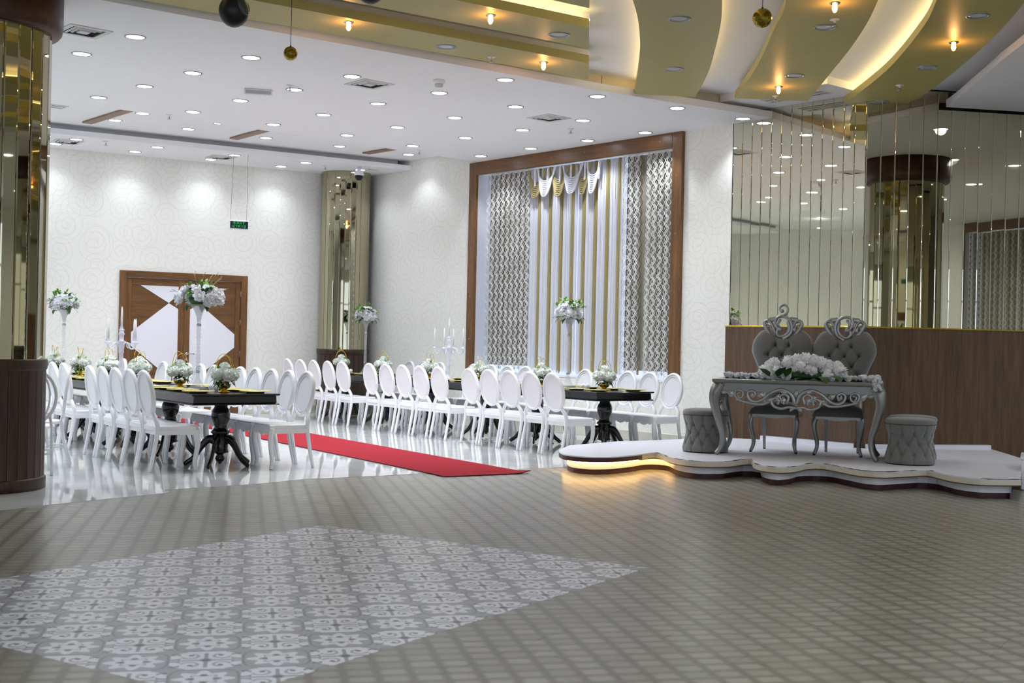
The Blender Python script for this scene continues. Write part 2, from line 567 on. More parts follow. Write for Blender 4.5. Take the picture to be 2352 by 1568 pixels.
# edge between the white hall floor and the dance floor, from left to right
EDGE = [(-16.0, -2.0), (-6.6, 6.2), (-3.85, 9.41), (-2.95, 10.6), (-2.3, 11.45), (-1.17, 12.42), (0.56, 13.58), (2.2, 14.75), (4.6, 16.4)]
def edge_y(x):
    for (a, b), (c, d) in zip(EDGE, EDGE[1:]):
        if x <= c: return b + (d - b) * (x - a) / (c - a)
    return EDGE[-1][1]

def in_view(x, y, m=0.55):
    return y > 3.6 and abs(x) < 0.4126 * y + m

tile_me = MB().cbox(-TS / 2 + .0006, TS / 2 - .0006, -TS / 2 + .0006, TS / 2 - .0006, -0.012, 0.0, 0.0008)
mesh_brown = tile_me.mesh('floor_tile', M['tile_brown'])
mesh_print = tile_me.mesh('patterned_tile', M['tile_print'])
tang = math.atan2(T2.y, T2.x)
cand = []
stuff = MB()
for i in range(-34, 30):
    for j in range(-34, 30):
        c = RC + T2 * ((i + .5) * TS) + T1 * ((j + .5) * TS)
        if c.x < -15 or c.x > 16 or c.y < -6: continue
        if c.y > edge_y(c.x) + 0.55: continue
        pat = (-6 <= i <= -1) and (-8 <= j <= -1)
        cand.append((c.length, c, pat, in_view(c.x, c.y, 0.35)))
cand.sort(key=lambda a: a[0])
nb = 0
for d, c, pat, vis in cand:
    if pat:
        link('patterned_tile', mesh_print, floor, (c.x, c.y, -0.003), (0, 0, tang))
    elif vis and nb < 300:
        nb += 1
        link('floor_tile', mesh_brown, floor, (c.x, c.y, -0.003), (0, 0, tang))
    else:
        b0 = len(stuff.v)
        stuff.cbox(-TS / 2 + .0006, TS / 2 - .0006, -TS / 2 + .0006, TS / 2 - .0006, -0.015, -0.003, 0.0008)
        ca, sa = math.cos(tang), math.sin(tang)
        for k in range(b0, len(stuff.v)):
            x, y, z = stuff.v[k]
            stuff.v[k] = (c.x + x * ca - y * sa, c.y + x * sa + y * ca, z)
tag(stuff.build('far_floor_tiles', M['tile_brown'], floor), kind='stuff')

def clip(poly, p, n):
    out = []
    for k in range(len(poly)):
        a, b = Vector(poly[k]), Vector(poly[(k + 1) % len(poly)])
        da, db = (a - p).dot(n), (b - p).dot(n)
        if da >= 0: out.append(a)
        if (da >= 0) != (db >= 0): out.append(a + (b - a) * (da / (da - db)))
    return out
floor_w = MB()
floor_w.prism([(x, y) for x, y in EDGE] + [(4.6, 26), (-16, 26)], -0.011, -0.0095)
floor_hall = floor_w.build('floor_hall', mat('hall_grout', (170, 168, 164), 0.6))
tag(floor_hall, kind='structure')
WS = 0.8
wt = MB().cbox(-WS / 2 + .0007, WS / 2 - .0007, -WS / 2 + .0007, WS / 2 - .0007, -0.0095, 0.0, 0.0008).mesh('white_tile', M['tile_white'])
wstuff = MB(); nw = 0
ang57 = R_(33)
A1 = Vector((math.cos(ang57), math.sin(ang57))); A2 = Vector((-math.sin(ang57), math.cos(ang57)))
wc = []
for i in range(-30, 30):
    for j in range(-5, 36):
        c = Vector((-1.17, 12.42)) + A1 * ((i + .5) * WS) + A2 * ((j - 6 + .5) * WS)
        if c.x < -15.5 or c.x > 5 or c.y > 25 or c.y < -3: continue
        if c.y < edge_y(c.x) - 0.7: continue
        wc.append((c.length, c))
wc.sort(key=lambda a: a[0])
for d, c in wc:
    vis = in_view(c.x, c.y, 0.4) and c.y < 24
    sq = [c + A1 * (sx * (WS / 2 - .0007)) + A2 * (sy * (WS / 2 - .0007)) for sx, sy in ((-1, -1), (1, -1), (1, 1), (-1, 1))]
    full = all(p.y > edge_y(p.x) for p in sq)
    if full and vis and nw < 300:
        nw += 1
        link('white_tile', wt, floor_hall, (c.x, c.y, 0), (0, 0, ang57))
        continue
    poly = sq
    if not full:
        for (a, b), (e, f) in zip(EDGE, EDGE[1:]):
            lo, hi = min(p.x for p in sq), max(p.x for p in sq)
            if e < lo or a > hi: continue
            t = Vector((e - a, f - b)).normalized()
            poly = clip(poly, Vector((a, b)), Vector((-t.y, t.x)))
            if len(poly) < 3: break
        if len(poly) < 3: continue
    if vis and nw < 300:
        nw += 1
        MB().prism([(p.x, p.y) for p in poly], -0.0095, 0.0).build('white_tile', M['tile_white'], floor_hall)
    else:
        wstuff.prism([(p.x, p.y) for p in poly], -0.0095, 0.0)
tag(wstuff.build('far_white_tiles', M['tile_white'], floor_hall), kind='stuff')

# ------------------------------------------------------------------ walls
ROOF = 4.52
def wall_frame(name, p, ang):
    o = thing(name, None, None, (p[0], p[1], 0), ang)
    return o

# curtain wall: local x runs from far left to near right, room on the -y side
C0 = Vector((-0.6, 20.4, 0)); C_ANG = math.atan2(-0.7586, 0.6516)
def cw(s, y=0.0, z=0.0):
    return C0 + Vector((math.cos(C_ANG), math.sin(C_ANG), 0)) * s + Vector((-math.sin(C_ANG), math.cos(C_ANG), 0)) * y + Vector((0, 0, z))
WX0, WX1, WZ0, WZ1 = -0.03, 4.29, 0.88, 4.10
b_ = MB()
b_.box(-3.7, WX0, 0, 0.3, 0, ROOF); b_.box(WX1, 7.343, 0, 0.3, 0, ROOF)
b_.box(WX0, WX1, 0, 0.3, 0, WZ0); b_.box(WX0, WX1, 0, 0.3, WZ1, ROOF)
wall_c = b_.build('wall_right', M['wallpaper'], None, C0, (0, 0, C_ANG))
tag(wall_c, kind='structure')
MB().cbox(-3.5, 5.30, -0.02, 0.0, 0.0, 0.14, 0.004).build('skirting', M['skirting'], wall_c)
# door wall
D0 = Vector((-7.59, 20.07, 0)); D_ANG = R_(31.88)
def dw(s, y=0.0, z=0.0):
    return D0 + Vector((math.cos(D_ANG), math.sin(D_ANG), 0)) * s + Vector((-math.sin(D_ANG), math.cos(D_ANG), 0)) * y + Vector((0, 0, z))
b_ = MB()
b_.box(-8.2, 1.25, 0, 0.3, 0, ROOF); b_.box(3.36, 5.8, 0, 0.3, 0, ROOF); b_.box(1.25, 3.36, 0, 0.3, 2.37, ROOF)
wall_d = b_.build('wall_back', M['wallpaper'], None, D0, (0, 0, D_ANG))
tag(wall_d, kind='structure')
MB().cbox(-8.0, 1.2, -0.02, 0, 0, 0.14, 0.004).build('skirting', M['skirting'], wall_d)
MB().cbox(3.41, 5.4, -0.02, 0, 0, 0.14, 0.004).build('skirting', M['skirting'], wall_d)
# mirror wall on the right, turned towards the camera
P2 = cw(7.35); M_ANG = R_(10.95)
def mw(s, y=0.0, z=0.0):
    return P2 + Vector((math.cos(M_ANG), math.sin(M_ANG), 0)) * s + Vector((-math.sin(M_ANG), math.cos(M_ANG), 0)) * y + Vector((0, 0, z))
wall_m = MB().box(0, 11.2, 0.02, 0.3, 0, ROOF).build('wall_mirror', M['wallpaper'], None, (P2.x, P2.y, 0), (0, 0, M_ANG))
tag(wall_m, kind='structure')
# the rest of the hall, behind and beside the camera
tag(MB().box(-7, 17, 0, 0.3, 0, ROOF).build('wall_left', M['wallpaper'], None, (-14.3, 0, 0), (0, 0, PI / 2)), kind='structure')
wall_f = MB()
WF = [(-12.0, -8.0), (-6.0, -2.0), (0.0, 4.0), (6.0, 10.0)]  # unseen windows, added to throw frontal light on the stage
xs_ = -14.6
for a_, c_ in WF:
    wall_f.box(xs_, a_, -.3, 0, 0, ROOF); wall_f.box(a_, c_, -.3, 0, 0, .8); wall_f.box(a_, c_, -.3, 0, 3.8, ROOF); xs_ = c_
wall_f.box(xs_, 15.4, -.3, 0, 0, ROOF)
wall_f = wall_f.build('wall_front', M['wallpaper'], None, (0, -7, 0)); tag(wall_f, kind='structure')
for k_, (a_, c_) in enumerate(WF):
    w_ = MB().box(a_, c_, -.22, -.2, .8, 3.8).build('window_%d' % (k_ + 3), M['daylight'], None, (0, -7, 0)); tag(w_, kind='structure')
    for q_ in range(5):
        x_ = a_ + (c_ - a_) * q_ / 4
        MB().cbox(x_ - .04, x_ + .04, -.2, -.1, .8, 3.8, .006).build('window_mullion', M['white_lac'], w_)
    for z_ in (.8, 2.8, 3.76):
        MB().cbox(a_, c_, -.2, -.1, z_, z_ + .06, .006).build('window_rail', M['white_lac'], w_)
b_ = MB(); b_.box(-4.6, 7, 0, .3, 0, ROOF); b_.box(-17, -8.92, 0, .3, 0, ROOF); b_.box(-8.92, -4.6, 0, .3, 0, .88); b_.box(-8.92, -4.6, 0, .3, 4.1, ROOF)
wall_s = b_.build('wall_side', M['wallpaper'], None, (15.0, 0, 0), (0, 0, -PI / 2))
tag(wall_s, kind='structure')

# ------------------------------------------------------------------ mirror strips, wood panel, gold ledge
def mirror_strip_mesh(w, z0, z1, name='mirror_strip'):
    b = MB(); c = 0.007; t = 0.005; x0, x1 = 0.0008, w - 0.0008
    vs = []
    for y, k in ((0.0, 0), (-t * 0.4, 0), (-t, c)):
        vs += [(x0 + k, y, z0 + k), (x1 - k, y, z0 + k), (x1 - k, y, z1 - k), (x0 + k, y, z1 - k)]
    fs = [(8, 9, 10, 11), (3, 2, 1, 0)]
    for r in range(2):
        for i in range(4):
            j = (i + 1) % 4
            fs.append((r * 4 + i, r * 4 + j, r * 4 + 4 + j, r * 4 + 4 + i))
    b.add(vs, fs)
    return b.mesh(name, M['mirror'])
LEDGE = 1.635
sm = mirror_strip_mesh(0.1552, LEDGE, ROOF - 0.02)
MB().box(5.31, 7.343, -0.004, 0.0, LEDGE, ROOF).build('mirror_backing', M['mirror_back'], wall_c)
for k in range(13):
    link('mirror_strip', sm, wall_c, (5.325 + k * 0.1552, -0.006, 0), (0, 0, R_(random.uniform(-.16, .16))))
sm2 = mirror_strip_mesh(0.1845, LEDGE, ROOF - 0.02)
MB().box(0.0, 11.0, 0.014, 0.02, LEDGE, ROOF).build('mirror_backing', M['mirror_back'], wall_m)
for k in range(40):
    link('mirror_strip', sm2, wall_m, (k * 0.1845, 0.012, 0), (0, 0, R_(random.uniform(-.22, .22))))
pw = thing('wood_wall_panel', 'dark brown wood wainscot panelling below the mirror wall behind the stage', 'wall panel', (0, 0, 0))
def panel(s0, s1, fr, ang, org):
    o = MB().box(s0, s1, -0.05, -0.008 if fr is cw else 0.01, 0.0, LEDGE - 0.012).build('panel', M['panel_wood'], pw, (org.x, org.y, 0), (0, 0, ang))
    g = MB().cbox(s0 - 0.004, s1, -0.058, -0.004 if fr is cw else 0.012, LEDGE - 0.012, LEDGE + 0.004, 0.003).build('gold_ledge', M['gold'], pw, (org.x, org.y, 0), (0, 0, ang))
    tag(g, 'thin polished gold ledge strip')
panel(5.29, 6.0, cw, C_ANG, C0)
panel(6.003, 7.31, cw, C_ANG, C0)
for k in range(4):
    panel(0.02 + k * 2.6 + 0.0, 0.02 + (k + 1) * 2.6 - .003, mw, M_ANG, P2)

# ------------------------------------------------------------------ round mirror columns
def column(name, label, cx, cy, R, zb, zt, zc, n=26, rot0=0.0, slats=34, cap=True):
    t = thing(name, label, 'column', (cx, cy, 0))
    MB().lathe([(R - .012, .0), (R - .012, zc)], n, smooth=False).build('core', M['mirror_back'], t)
    w = 2 * R * math.sin(PI / n) * 0.985
    b = MB(); c = min(.012, w * .12); yy = R * math.cos(PI / n)
    x0, x1 = -w / 2, w / 2
    vs = []
    for y, k in ((yy - .004, 0), (yy, 0), (yy + .005, c)):
        vs += [(x0 + k, y, zb), (x1 - k, y, zb), (x1 - k, y, zt), (x0 + k, y, zt)]
    fs = [(8, 9, 10, 11), (3, 2, 1, 0)]
    for r in range(2):
        for i in range(4):
            j = (i + 1) % 4
            fs.append((r * 4 + i, r * 4 + j, r * 4 + 4 + j, r * 4 + 4 + i))
    b.add(vs, fs)
    me = b.mesh('mirror_strip', M['mirror_dark'])
    for k in range(n):
        link('mirror_strip', me, t, (0, 0, 0), (0, 0, rot0 + 2 * PI * k / n + R_(random.uniform(-.5, .5))))
    ws = 2 * (R + .012) * math.sin(PI / slats) * 0.97
    ys = (R + .012) * math.cos(PI / slats)
    sl = MB().cbox(-ws / 2, ws / 2, ys - .02, ys + .004, .10, zb - .09, .004).mesh('wood_slat', M['col_wood'])
    for k in range(slats):
        link('wood_slat', sl, t, (0, 0, 0), (0, 0, 2 * PI * k / slats))
    Rr = R + .014
    MB().lathe([(Rr - .02, zb - .1), (Rr, zb - .1), (Rr + .012, zb - .085), (Rr + .012, zb - .012), (Rr + .004, zb), (R - .02, zb)], 48).build('top_trim', M['col_wood'], t)
    MB().lathe([(Rr - .02, 0), (Rr + .016, 0), (Rr + .016, .095), (Rr + .006, .105), (Rr - .02, .105)], 48).build('base_ring', M['col_wood'], t)
    if cap: MB().lathe([(R - .02, zt), (R + .06, zt), (R + .085, zt + .03), (R + .095, zt + .10), (R + .095, zc), (R - .02, zc)], 48).build('wood_cap', M['cap_wood'], t)
    return t
column('mirror_column', 'large round column of bronze mirror strips over dark wood slats at the left edge', -4.58, 10.7, 0.52, 1.12, 3.93, 4.31, 26, .05)
column('mirror_column', 'round mirror-strip column seen only as a reflection in the mirror wall', 7.55, 11.5, 0.54, 1.12, 3.93, 4.31, 26, .1)
column('corner_column', 'slim mirror-strip column with wood base in the far corner of the hall', -3.07, 22.5, 0.44, 1.17, 4.35, 4.36, 28, .02, 26, cap=False)

# ------------------------------------------------------------------ ceilings
roof = MB().box(-16, 17, -8, 26, ROOF, ROOF + 0.2).build('ceiling', M['ceiling'])
tag(roof, kind='structure')
MAIN = [(3.34, 15.93), (1.08, 14.5), (-1.3, 12.75), (-2.96, 11.53), (-4.8, 10.15), (-8.0, 7.7), (-14.3, 3.0), (-14.3, 8.3), (-5.94, 15.67), (-0.57, 20.36)]
main_c = MB().prism(MAIN, 4.30, 4.385).build('ceiling_main', M['ceiling']); tag(main_c, kind='structure')
# set-back upstand over the front lip, tinted with cove glow
off = []
FR = MAIN[:7]
b_ = MB()
for (a, c), (d, e) in zip(FR, FR[1:]):
    t = Vector((d - a, e - c)).normalized(); n = Vector((t.y, -t.x))
    if n.dot(Vector((0, 1))) < 0: n = -n
    q = [(a + n.x * .16, c + n.y * .16), (d + n.x * .16, e + n.y * .16), (d + n.x * .22, e + n.y * .22), (a + n.x * .22, c + n.y * .22)]
    b_.prism(q, 4.385, ROOF)
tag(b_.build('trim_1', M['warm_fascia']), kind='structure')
# lower soffit along the door wall
u = Vector((math.cos(D_ANG), math.sin(D_ANG))); nrm = Vector((math.sin(D_ANG), -math.cos(D_ANG)))
e0 = Vector((-1.83, 21.87)); e1 = e0 - u * 13.5
k0 = e0 + Vector((-.6516, .7586)) * 1.75
soffit = MB().prism([tuple(e0), tuple(k0), tuple(e1 - nrm * 1.75), tuple(e1)], 4.35, 4.43).build('ceiling_soffit', M['ceiling']); tag(soffit, kind='structure')
i0 = e0 - u * .2 - nrm * .16; i1 = e1 - nrm * .16
b_ = MB().prism([tuple(i0), tuple(i0 - nrm * 1.3), tuple(i1 - nrm * 1.3), tuple(i1)], 4.43, ROOF)
tag(b_.build('trim_2', M['ceiling_grey']), kind='structure')
# timber strips that bridge the recess
for k, (a, c, lab) in enumerate(((( -6.45, 18.62), (-5.34, 17.32), 'flat timber strip bridging the ceiling recess, nearest the left column'),
                            ((-4.51, 19.80), (-3.63, 18.66), 'flat timber strip bridging the ceiling recess above the exit sign'),
                            ((-2.55, 21.05), (-1.92, 20.36), 'flat timber strip bridging the ceiling recess near the corner column'))):
    d = Vector((c[0] - a[0], c[1] - a[1])); L = d.length
    o = MB().cbox(0, L, -.075, .075, ROOF - .025, ROOF - .002, .003).build('timber_strip', M['strip_wood'], None, (a[0], a[1], 0), (0, 0, math.atan2(d.y, d.x)))
    tag(o, lab, 'ceiling strip', 'timber strips in the ceiling recess')
# flush bulkhead by the mirror wall and the right-hand slab
b_ = MB(); q = [cw(5.7, -.01), cw(7.3, -.01), cw(7.3, -.75), cw(5.7, -.75)]
b_.prism([(p.x, p.y) for p in q], 4.43, ROOF); bulk = b_.build('trim_3', M['ceiling']); tag(bulk, kind='structure')
SLAB = [(5.16, 14.93), (5.10, 14.3), (5.03, 13.78), (4.95, 13.1), (4.87, 12.52), (4.80, 11.8), (4.65, 10.6), (4.4, 9.2), (4.0, 7.6), (3.2, 5.6), (2.0, 3.6), (0.0, 1.6), (-3, 0.0), (-14.3, -3.0), (-14.3, -7), (15, -7), (15, 16.8)]
slab = MB().prism(SLAB, 4.30, 4.385).build('ceiling_side', M['ceiling']); tag(slab, kind='structure')
b_ = MB()
for (a, c), (d, e) in zip(SLAB[:13], SLAB[1:14]):
    t = Vector((d - a, e - c)).normalized(); n = Vector((-t.y, t.x))
    if n.dot(Vector((1, 0))) < 0: n = -n
    b_.prism([(a + n.x * .16, c + n.y * .16), (d + n.x * .16, e + n.y * .16), (d + n.x * .22, e + n.y * .22), (a + n.x * .22, c + n.y * .22)], 4.385, ROOF)
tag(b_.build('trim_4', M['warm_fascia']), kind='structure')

# ------------------------------------------------------------------ gold ceiling bands with cove light
def band(label, left, right, led=(True, True)):
    l = [(p.x, p.y) for p in spline([(x, y, 0) for x, y in left], 6)]
    r = [(p.x, p.y) for p in spline([(x, y, 0) for x, y in right], 6)]
    t = thing('ceiling_band', label, 'ceiling band', (l[0][0], l[0][1], 4.33), 0, 'gold ceiling bands')
    ox, oy = l[0]
    poly = [(x - ox, y - oy) for x, y in l] + [(x - ox, y - oy) for x, y in reversed(r)]
    MB().prism(poly, 0.0, 0.085).build('band_panel', M['gold_paint'], t)
    inn = []
    for i in range(len(l)):
        a = Vector(l[i]); c = Vector(r[i]); d = (c - a).normalized()
        inn.append((a + d * .1, c - d * .1, d))
    hb = MB()
    hb.prism([(p[0].x + p[2].x * .12 - ox, p[0].y + p[2].y * .12 - oy) for p in inn] + [(p[1].x - p[2].x * .12 - ox, p[1].y - p[2].y * .12 - oy) for p in reversed(inn)], .085, ROOF - 4.33 + .002)
    hb.build('hanger_block', M['ceiling'], t)
    for side in (0, 1):
        if not led[side]: continue
        path = [(p[side].x - ox, p[side].y - oy, .1) for p in inn]
        MB().tube(path, .012, 4, smooth=False).build('led_strip', M['cove'], t)
    return t
band('curved gold ceiling band nearest the hall, with two unlit downlights', [(1.39, 14.71), (1.30, 13.4), (1.19, 12.16), (.99, 10.78), (.6, 9.2), (-.1, 7.4)], [(2.12, 14.79), (2.08, 13.7), (1.99, 12.63), (1.78, 10.9), (1.4, 9.2), (.8, 7.4)])
band('middle curved gold ceiling band above the mirror wall', [(2.60, 14.84), (2.53, 13.17), (2.38, 11.55), (2.29, 10.68), (1.9, 9.0), (1.2, 6.9)], [(3.49, 14.9), (3.38, 13.51), (3.25, 11.97), (3.06, 10.62), (2.7, 9.0), (2.0, 6.9)], (False, True))
band('right-hand curved gold ceiling band above the stage', [(3.96, 15.01), (3.92, 13.24), (3.74, 11.6), (3.55, 10.58), (3.1, 8.8), (2.2, 6.4)], [(4.69, 15.15), (4.70, 14.06), (4.54, 12.21), (4.28, 10.52), (3.8, 8.6), (2.9, 6.0)], (True, False))
dB = Vector((-.82, -.572))
def beam(label, f, n, led):
    f = Vector(f); n = Vector(n)
    band(label, [tuple(f), tuple(f + dB * 2.5), tuple(f + dB * 5), tuple(f + dB * 8)], [tuple(n), tuple(n + dB * 2.5), tuple(n + dB * 5), tuple(n + dB * 8)], (False, led))
beam('straight gold ceiling beam running along the white ceiling edge', (.80, 13.97), (.75, 13.15), False)
beam('straight gold ceiling beam behind the hanging black spotlights', (.71, 12.5), (.66, 11.68), True)
beam('straight gold ceiling beam mostly above the picture, nearest the camera', (.62, 11.0), (.57, 10.2), False)
# ------------------------------------------------------------------ window, frame and curtains
def window_set(idx, wall, x_off, label_frame, label_curt, main=True):
    """wooden frame, sill, daylight pane and the string curtains, in wall-local coordinates"""
    def at(s): return s + x_off
    w = MB().box(at(WX0), at(WX1), 0.28, 0.30, WZ0, WZ1).build('window_%d' % idx, M['glass_top'], None, wall.location, wall.rotation_euler)
    tag(w, kind='structure')
    MB().box(at(WX0), at(WX1), -0.01, 0.28, WZ0 - .03, WZ0 + .004).build('window_sill', M['white_lac'], w)
    MB().box(at(WX0), at(WX0) + .02, 0.0, 0.28, WZ0, WZ1).build('window_reveal', M['curtain_back'], w)
    MB().box(at(WX1) - .02, at(WX1), 0.0, 0.28, WZ0, WZ1).build('window_reveal', M['curtain_back'], w)
    f = thing('window_frame', label_frame, 'window frame', wall.location, wall.rotation_euler[2])
    MB().cbox(at(-.20), at(-.02), -.05, .01, .86, 4.30, .006).build('frame_side', M['teak'], f)
    MB().cbox(at(4.28), at(4.47), -.05, .01, .86, 4.30, .006).build('frame_side', M['teak'], f)
    MB().cbox(at(-.02), at(4.28), -.05, .01, 4.09, 4.30, .006).build('frame_head', M['teak_h'], f)
    if main:
        scr = MB().ball((0, 0, 0), .008, 6, 4).mesh('frame_screw', M['chrome'])
        for z in (1.4, 2.1, 2.9, 3.7):
            link('frame_screw', scr, f, (at(-.11), -.052, z)); link('frame_screw', scr, f, (at(4.375), -.052, z))
        for k in range(6): link('frame_screw', scr, f, (at(.3 + k * .75), -.052, 4.2))
    return w, f

def wave_cord(b, x, y, z0, z1, amp, per, ph, r, n=8):
    k = int((z1 - z0) / per * n)
    path = []
    for i in range(k + 1):
        z = z0 + (z1 - z0) * i / k
        t = z / per + ph
        path.append((x + amp * math.sin(2 * PI * t), y, z))
    b.tube(path, r, 4, smooth=False, flat=0.7, cap=False)

CURT_MESH = {}
def lattice_curtain(label, wall, s0, s1, cols, key, bare=()):
    t = thing('lattice_curtain', label, 'curtain', wall.location, wall.rotation_euler[2])
    zt, zb = 4.085, .93
    per, amp = 0.148, 0.028
    rnd = random.Random(5 if key == 'L' else 9)
    w = (s1 - s0) / cols
    for c in range(cols):
        x = s0 + (c + .5) * w
        if c in bare: continue
        for fam, (sgn, yy, mt) in enumerate(((0.0, .085, M['cord_grey']), (0.5, .105, M['cord_grey']))):
            b = MB()
            ph = sgn + .04 * rnd.uniform(-1, 1)
            for q in (-.5, .5):
                wave_cord(b, x + (q * .028 if fam == 0 else q * .05), yy, zb + rnd.uniform(-.05, .03), zt, amp * (1 if fam == 0 else 1.1), per, ph, .0075 if fam == 0 else .005)
            b.build('wavy_cord', mt, t)
        b = MB()
        wave_cord(b, x + w * .5, .125, zb, zt, amp * .7, per, (c % 2) * .5 + .25, .008)
        b.build('back_cord', M['cord_taupe'], t)
        if c % 3 == 2:
            MB().box(x + w * .42, x + w * .58, .13, .134, zb, zt).build('gold_tape', M['string_gold'], t)
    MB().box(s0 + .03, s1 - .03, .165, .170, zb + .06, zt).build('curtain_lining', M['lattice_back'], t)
    return t

def string_band(name, x0, x1, y, mt, parent, zb=.92, zt=4.085, seed=1):
    """one band of hanging strings as a finely corrugated sheet"""
    n = max(6, int((x1 - x0) / .0085)); n += n % 2
    b = MB(); vs = []; rnd = random.Random(seed)
    zs = [zt, 2.6, zb]
    for z in zs:
        for i in range(n + 1):
            vs.append((x0 + (x1 - x0) * i / n, y + (.004 if i % 2 else -.004) + .014 * math.sin((x0 + (x1 - x0) * i / n) * 2 * PI / .083), z if z != zb else zb + rnd.uniform(-.03, .03)))
    fs = []
    for r in range(2):
        for i in range(n):
            fs.append((r * (n + 1) + i, r * (n + 1) + i + 1, (r + 1) * (n + 1) + i + 1, (r + 1) * (n + 1) + i))
    b.add(vs, fs)
    return b.build(name, mt, parent)

win1, frame1 = window_set(1, wall_c, 0.0, 'wide teak window frame around the cord curtains in the right wall', '')
lattice_curtain('silver-grey wavy cord lattice curtain at the left side of the window', wall_c, .09, 1.20, 9, 'L')
lattice_curtain('silver-grey wavy cord lattice curtain with gaps at the right side of the window', wall_c, 3.20, 4.26, 9, 'R', (3,))
sc = thing('string_curtain', 'white and gold striped string curtain in the middle of the window', 'curtain', wall_c.location, C_ANG)
golds = [1.39, 1.66, 1.91, 2.15, 2.40, 2.65, 2.90, 3.13]
prev = 1.17
for k, g in enumerate(golds):
    if k == 4:
        string_band('white_strings', prev, 2.255, .10, M['string_white'], sc, seed=k)
        string_band('white_strings', 2.275, g - .035, .10, M['string_white'], sc, seed=k + 40)
    else:
        string_band('white_strings', prev, g - .035, .10, M['string_white'], sc, seed=k)
    string_band('gold_strings', g - .035, g + .035, .098, M['string_gold'], sc, seed=k + 20)
    prev = g + .035
string_band('white_strings', prev, 3.24, .10, M['string_white'], sc, seed=77)
# valance: draped swags of cords with beaded droppers
va = thing('curtain_valance', 'draped valance of gold and white cord swags over the string curtain', 'valance', wall_c.location, C_ANG)
def swag(xa, xb, zlow, mt, y):
    b = MB(); n = 9
    for i in range(n):
        f = i / (n - 1)
        a = xa + .10 * f * 0 + .012 * i * (1 if True else 0) * .4; c = xb - .012 * i * .4
        ztop = 4.06
        low = 3.86 - (3.86 - zlow) * f
        if i == 0: low = 3.86
        path = []
        for k in range(17):
            t = k / 16
            u_ = 2 * t - 1
            sh = abs(u_) ** 3.2
            path.append((a + (c - a) * (t + .04 * math.sin(2 * PI * t)), y - .03 * math.sin(PI * t) * (.5 + f) - .001 * i, low + (ztop - low) * sh))
        b.tube(path, .0125, 5, cap=False)
    return b.build('swag', mt, va)
for xa, xb, zl, mt, y in ((1.16, 1.60, 3.62, 'string_gold', .05), (1.40, 1.84, 3.62, 'string_white', .03), (1.70, 2.12, 3.60, 'string_gold', .05),
                          (1.98, 2.44, 3.62, 'string_white', .03), (2.28, 2.60, 3.59, 'string_gold', .05), (2.50, 2.82, 3.59, 'string_white', .03)):
    swag(xa, xb, zl, M[mt], y)
for x, zb in ((1.385, 3.80), (1.68, 3.82), (1.96, 3.82), (2.20, 3.82), (2.50, 3.81), (2.80, 3.80)):
    b = MB()
    for k in range(int((4.07 - zb) / .022)):
        b.ball((x, -.005, zb + k * .022), .013, 6, 4)
    b.cbox(x - .012, x + .012, .0, .012, zb, 4.07, .003)
    b.build('bead_dropper', M['bead'], va)
# the same window again on the side wall (seen only in the mirror)
win2, frame2 = window_set(2, wall_s, -8.89, 'wide teak window frame on the side wall, seen only in the mirror', '', False)
lattice_curtain('cord lattice curtain seen only as a reflection at the right edge of the mirror', wall_s, -8.8, -7.3, 9, 'L')
lattice_curtain('far cord lattice curtain of the reflected side window', wall_s, -6.2, -4.66, 9, 'R')
s2 = thing('string_curtain', 'striped string curtain of the reflected side window', 'curtain', wall_s.location, -PI / 2)
for k in range(5):
    string_band('white_strings', -7.3 + k * .22, -7.3 + k * .22 + .15, .10, M['string_white'], s2, seed=k)
    string_band('gold_strings', -7.3 + k * .22 + .15, -7.3 + k * .22 + .22, .10, M['string_gold'], s2, seed=k + 9)

# ------------------------------------------------------------------ double door
dr = thing('door_1', None, None, D0, D_ANG); tag(dr, kind='structure')
MB().cbox(1.20, 1.31, -.05, .02, 0, 2.42, .006).build('door_jamb', M['teak'], dr)
MB().cbox(3.30, 3.41, -.05, .02, 0, 2.42, .006).build('door_jamb', M['teak'], dr)
MB().cbox(1.31, 3.30, -.05, .02, 2.31, 2.42, .006).build('door_head', M['teak_h'], dr)
def leaf(x0, x1, mirror):
    o = MB().cbox(x0, x1, .0, .04, .01, 2.305, .004).build('door_leaf', M['door_wood'], dr)
    W = x1 - x0
    def mp(p): return (x1 - p[0], p[1]) if mirror else (x0 + p[0], p[1])
    st = []
    for nm, rc in (('stile', (0, .09, .01, 2.305)), ('stile', (W - .10, W, .01, 2.305)), ('rail', (.09, W - .10, 2.19, 2.305)), ('rail', (.09, W - .10, .01, .12))):
        a, c = mp((rc[0], 0))[0], mp((rc[1], 0))[0]
        MB().cbox(min(a, c), max(a, c), -.012, .0, rc[2], rc[3], .003).build(nm, M['teak' if nm == 'stile' else 'teak_h'], o)
    k = W - .10
    for poly in ([(.235, 2.185), (k, 2.185), (k, 2.05), (.72, 1.90)],
                 [(.72, 1.895), (k, 1.80), (k, .76), (.72, .655), (.095, 1.16), (.095, 1.39)],
                 [(.72, .65), (k, .50), (k, .125), (.235, .125)]):
        MB().xprism([mp(p) for p in poly], -.006, .001).build('white_inlay', M['white_lac'], o)
    hx = mp((.02, 0))[0]
    for z in (.35, 1.05, 1.6, 2.1):
        MB().lathe([(.008, z - .05), (.008, z + .05)], 8, (mp((-.006, 0))[0], -.014)).build('hinge', M['chrome'], o)
    return o
leaf(1.315, 2.298, False)
lf = leaf(2.302, 3.295, True)
b = MB().tube([(2.355, -.02, 1.04), (2.355, -.06, 1.04), (2.36, -.065, 1.04), (2.48, -.065, 1.04)], .009, 8)
b.ball((2.355, -.014, 1.04), .028, 10, 6, sy=.35); b.ball((2.355, -.014, .94), .024, 10, 6, sy=.35)
b.build('door_handle', M['chrome'], lf)

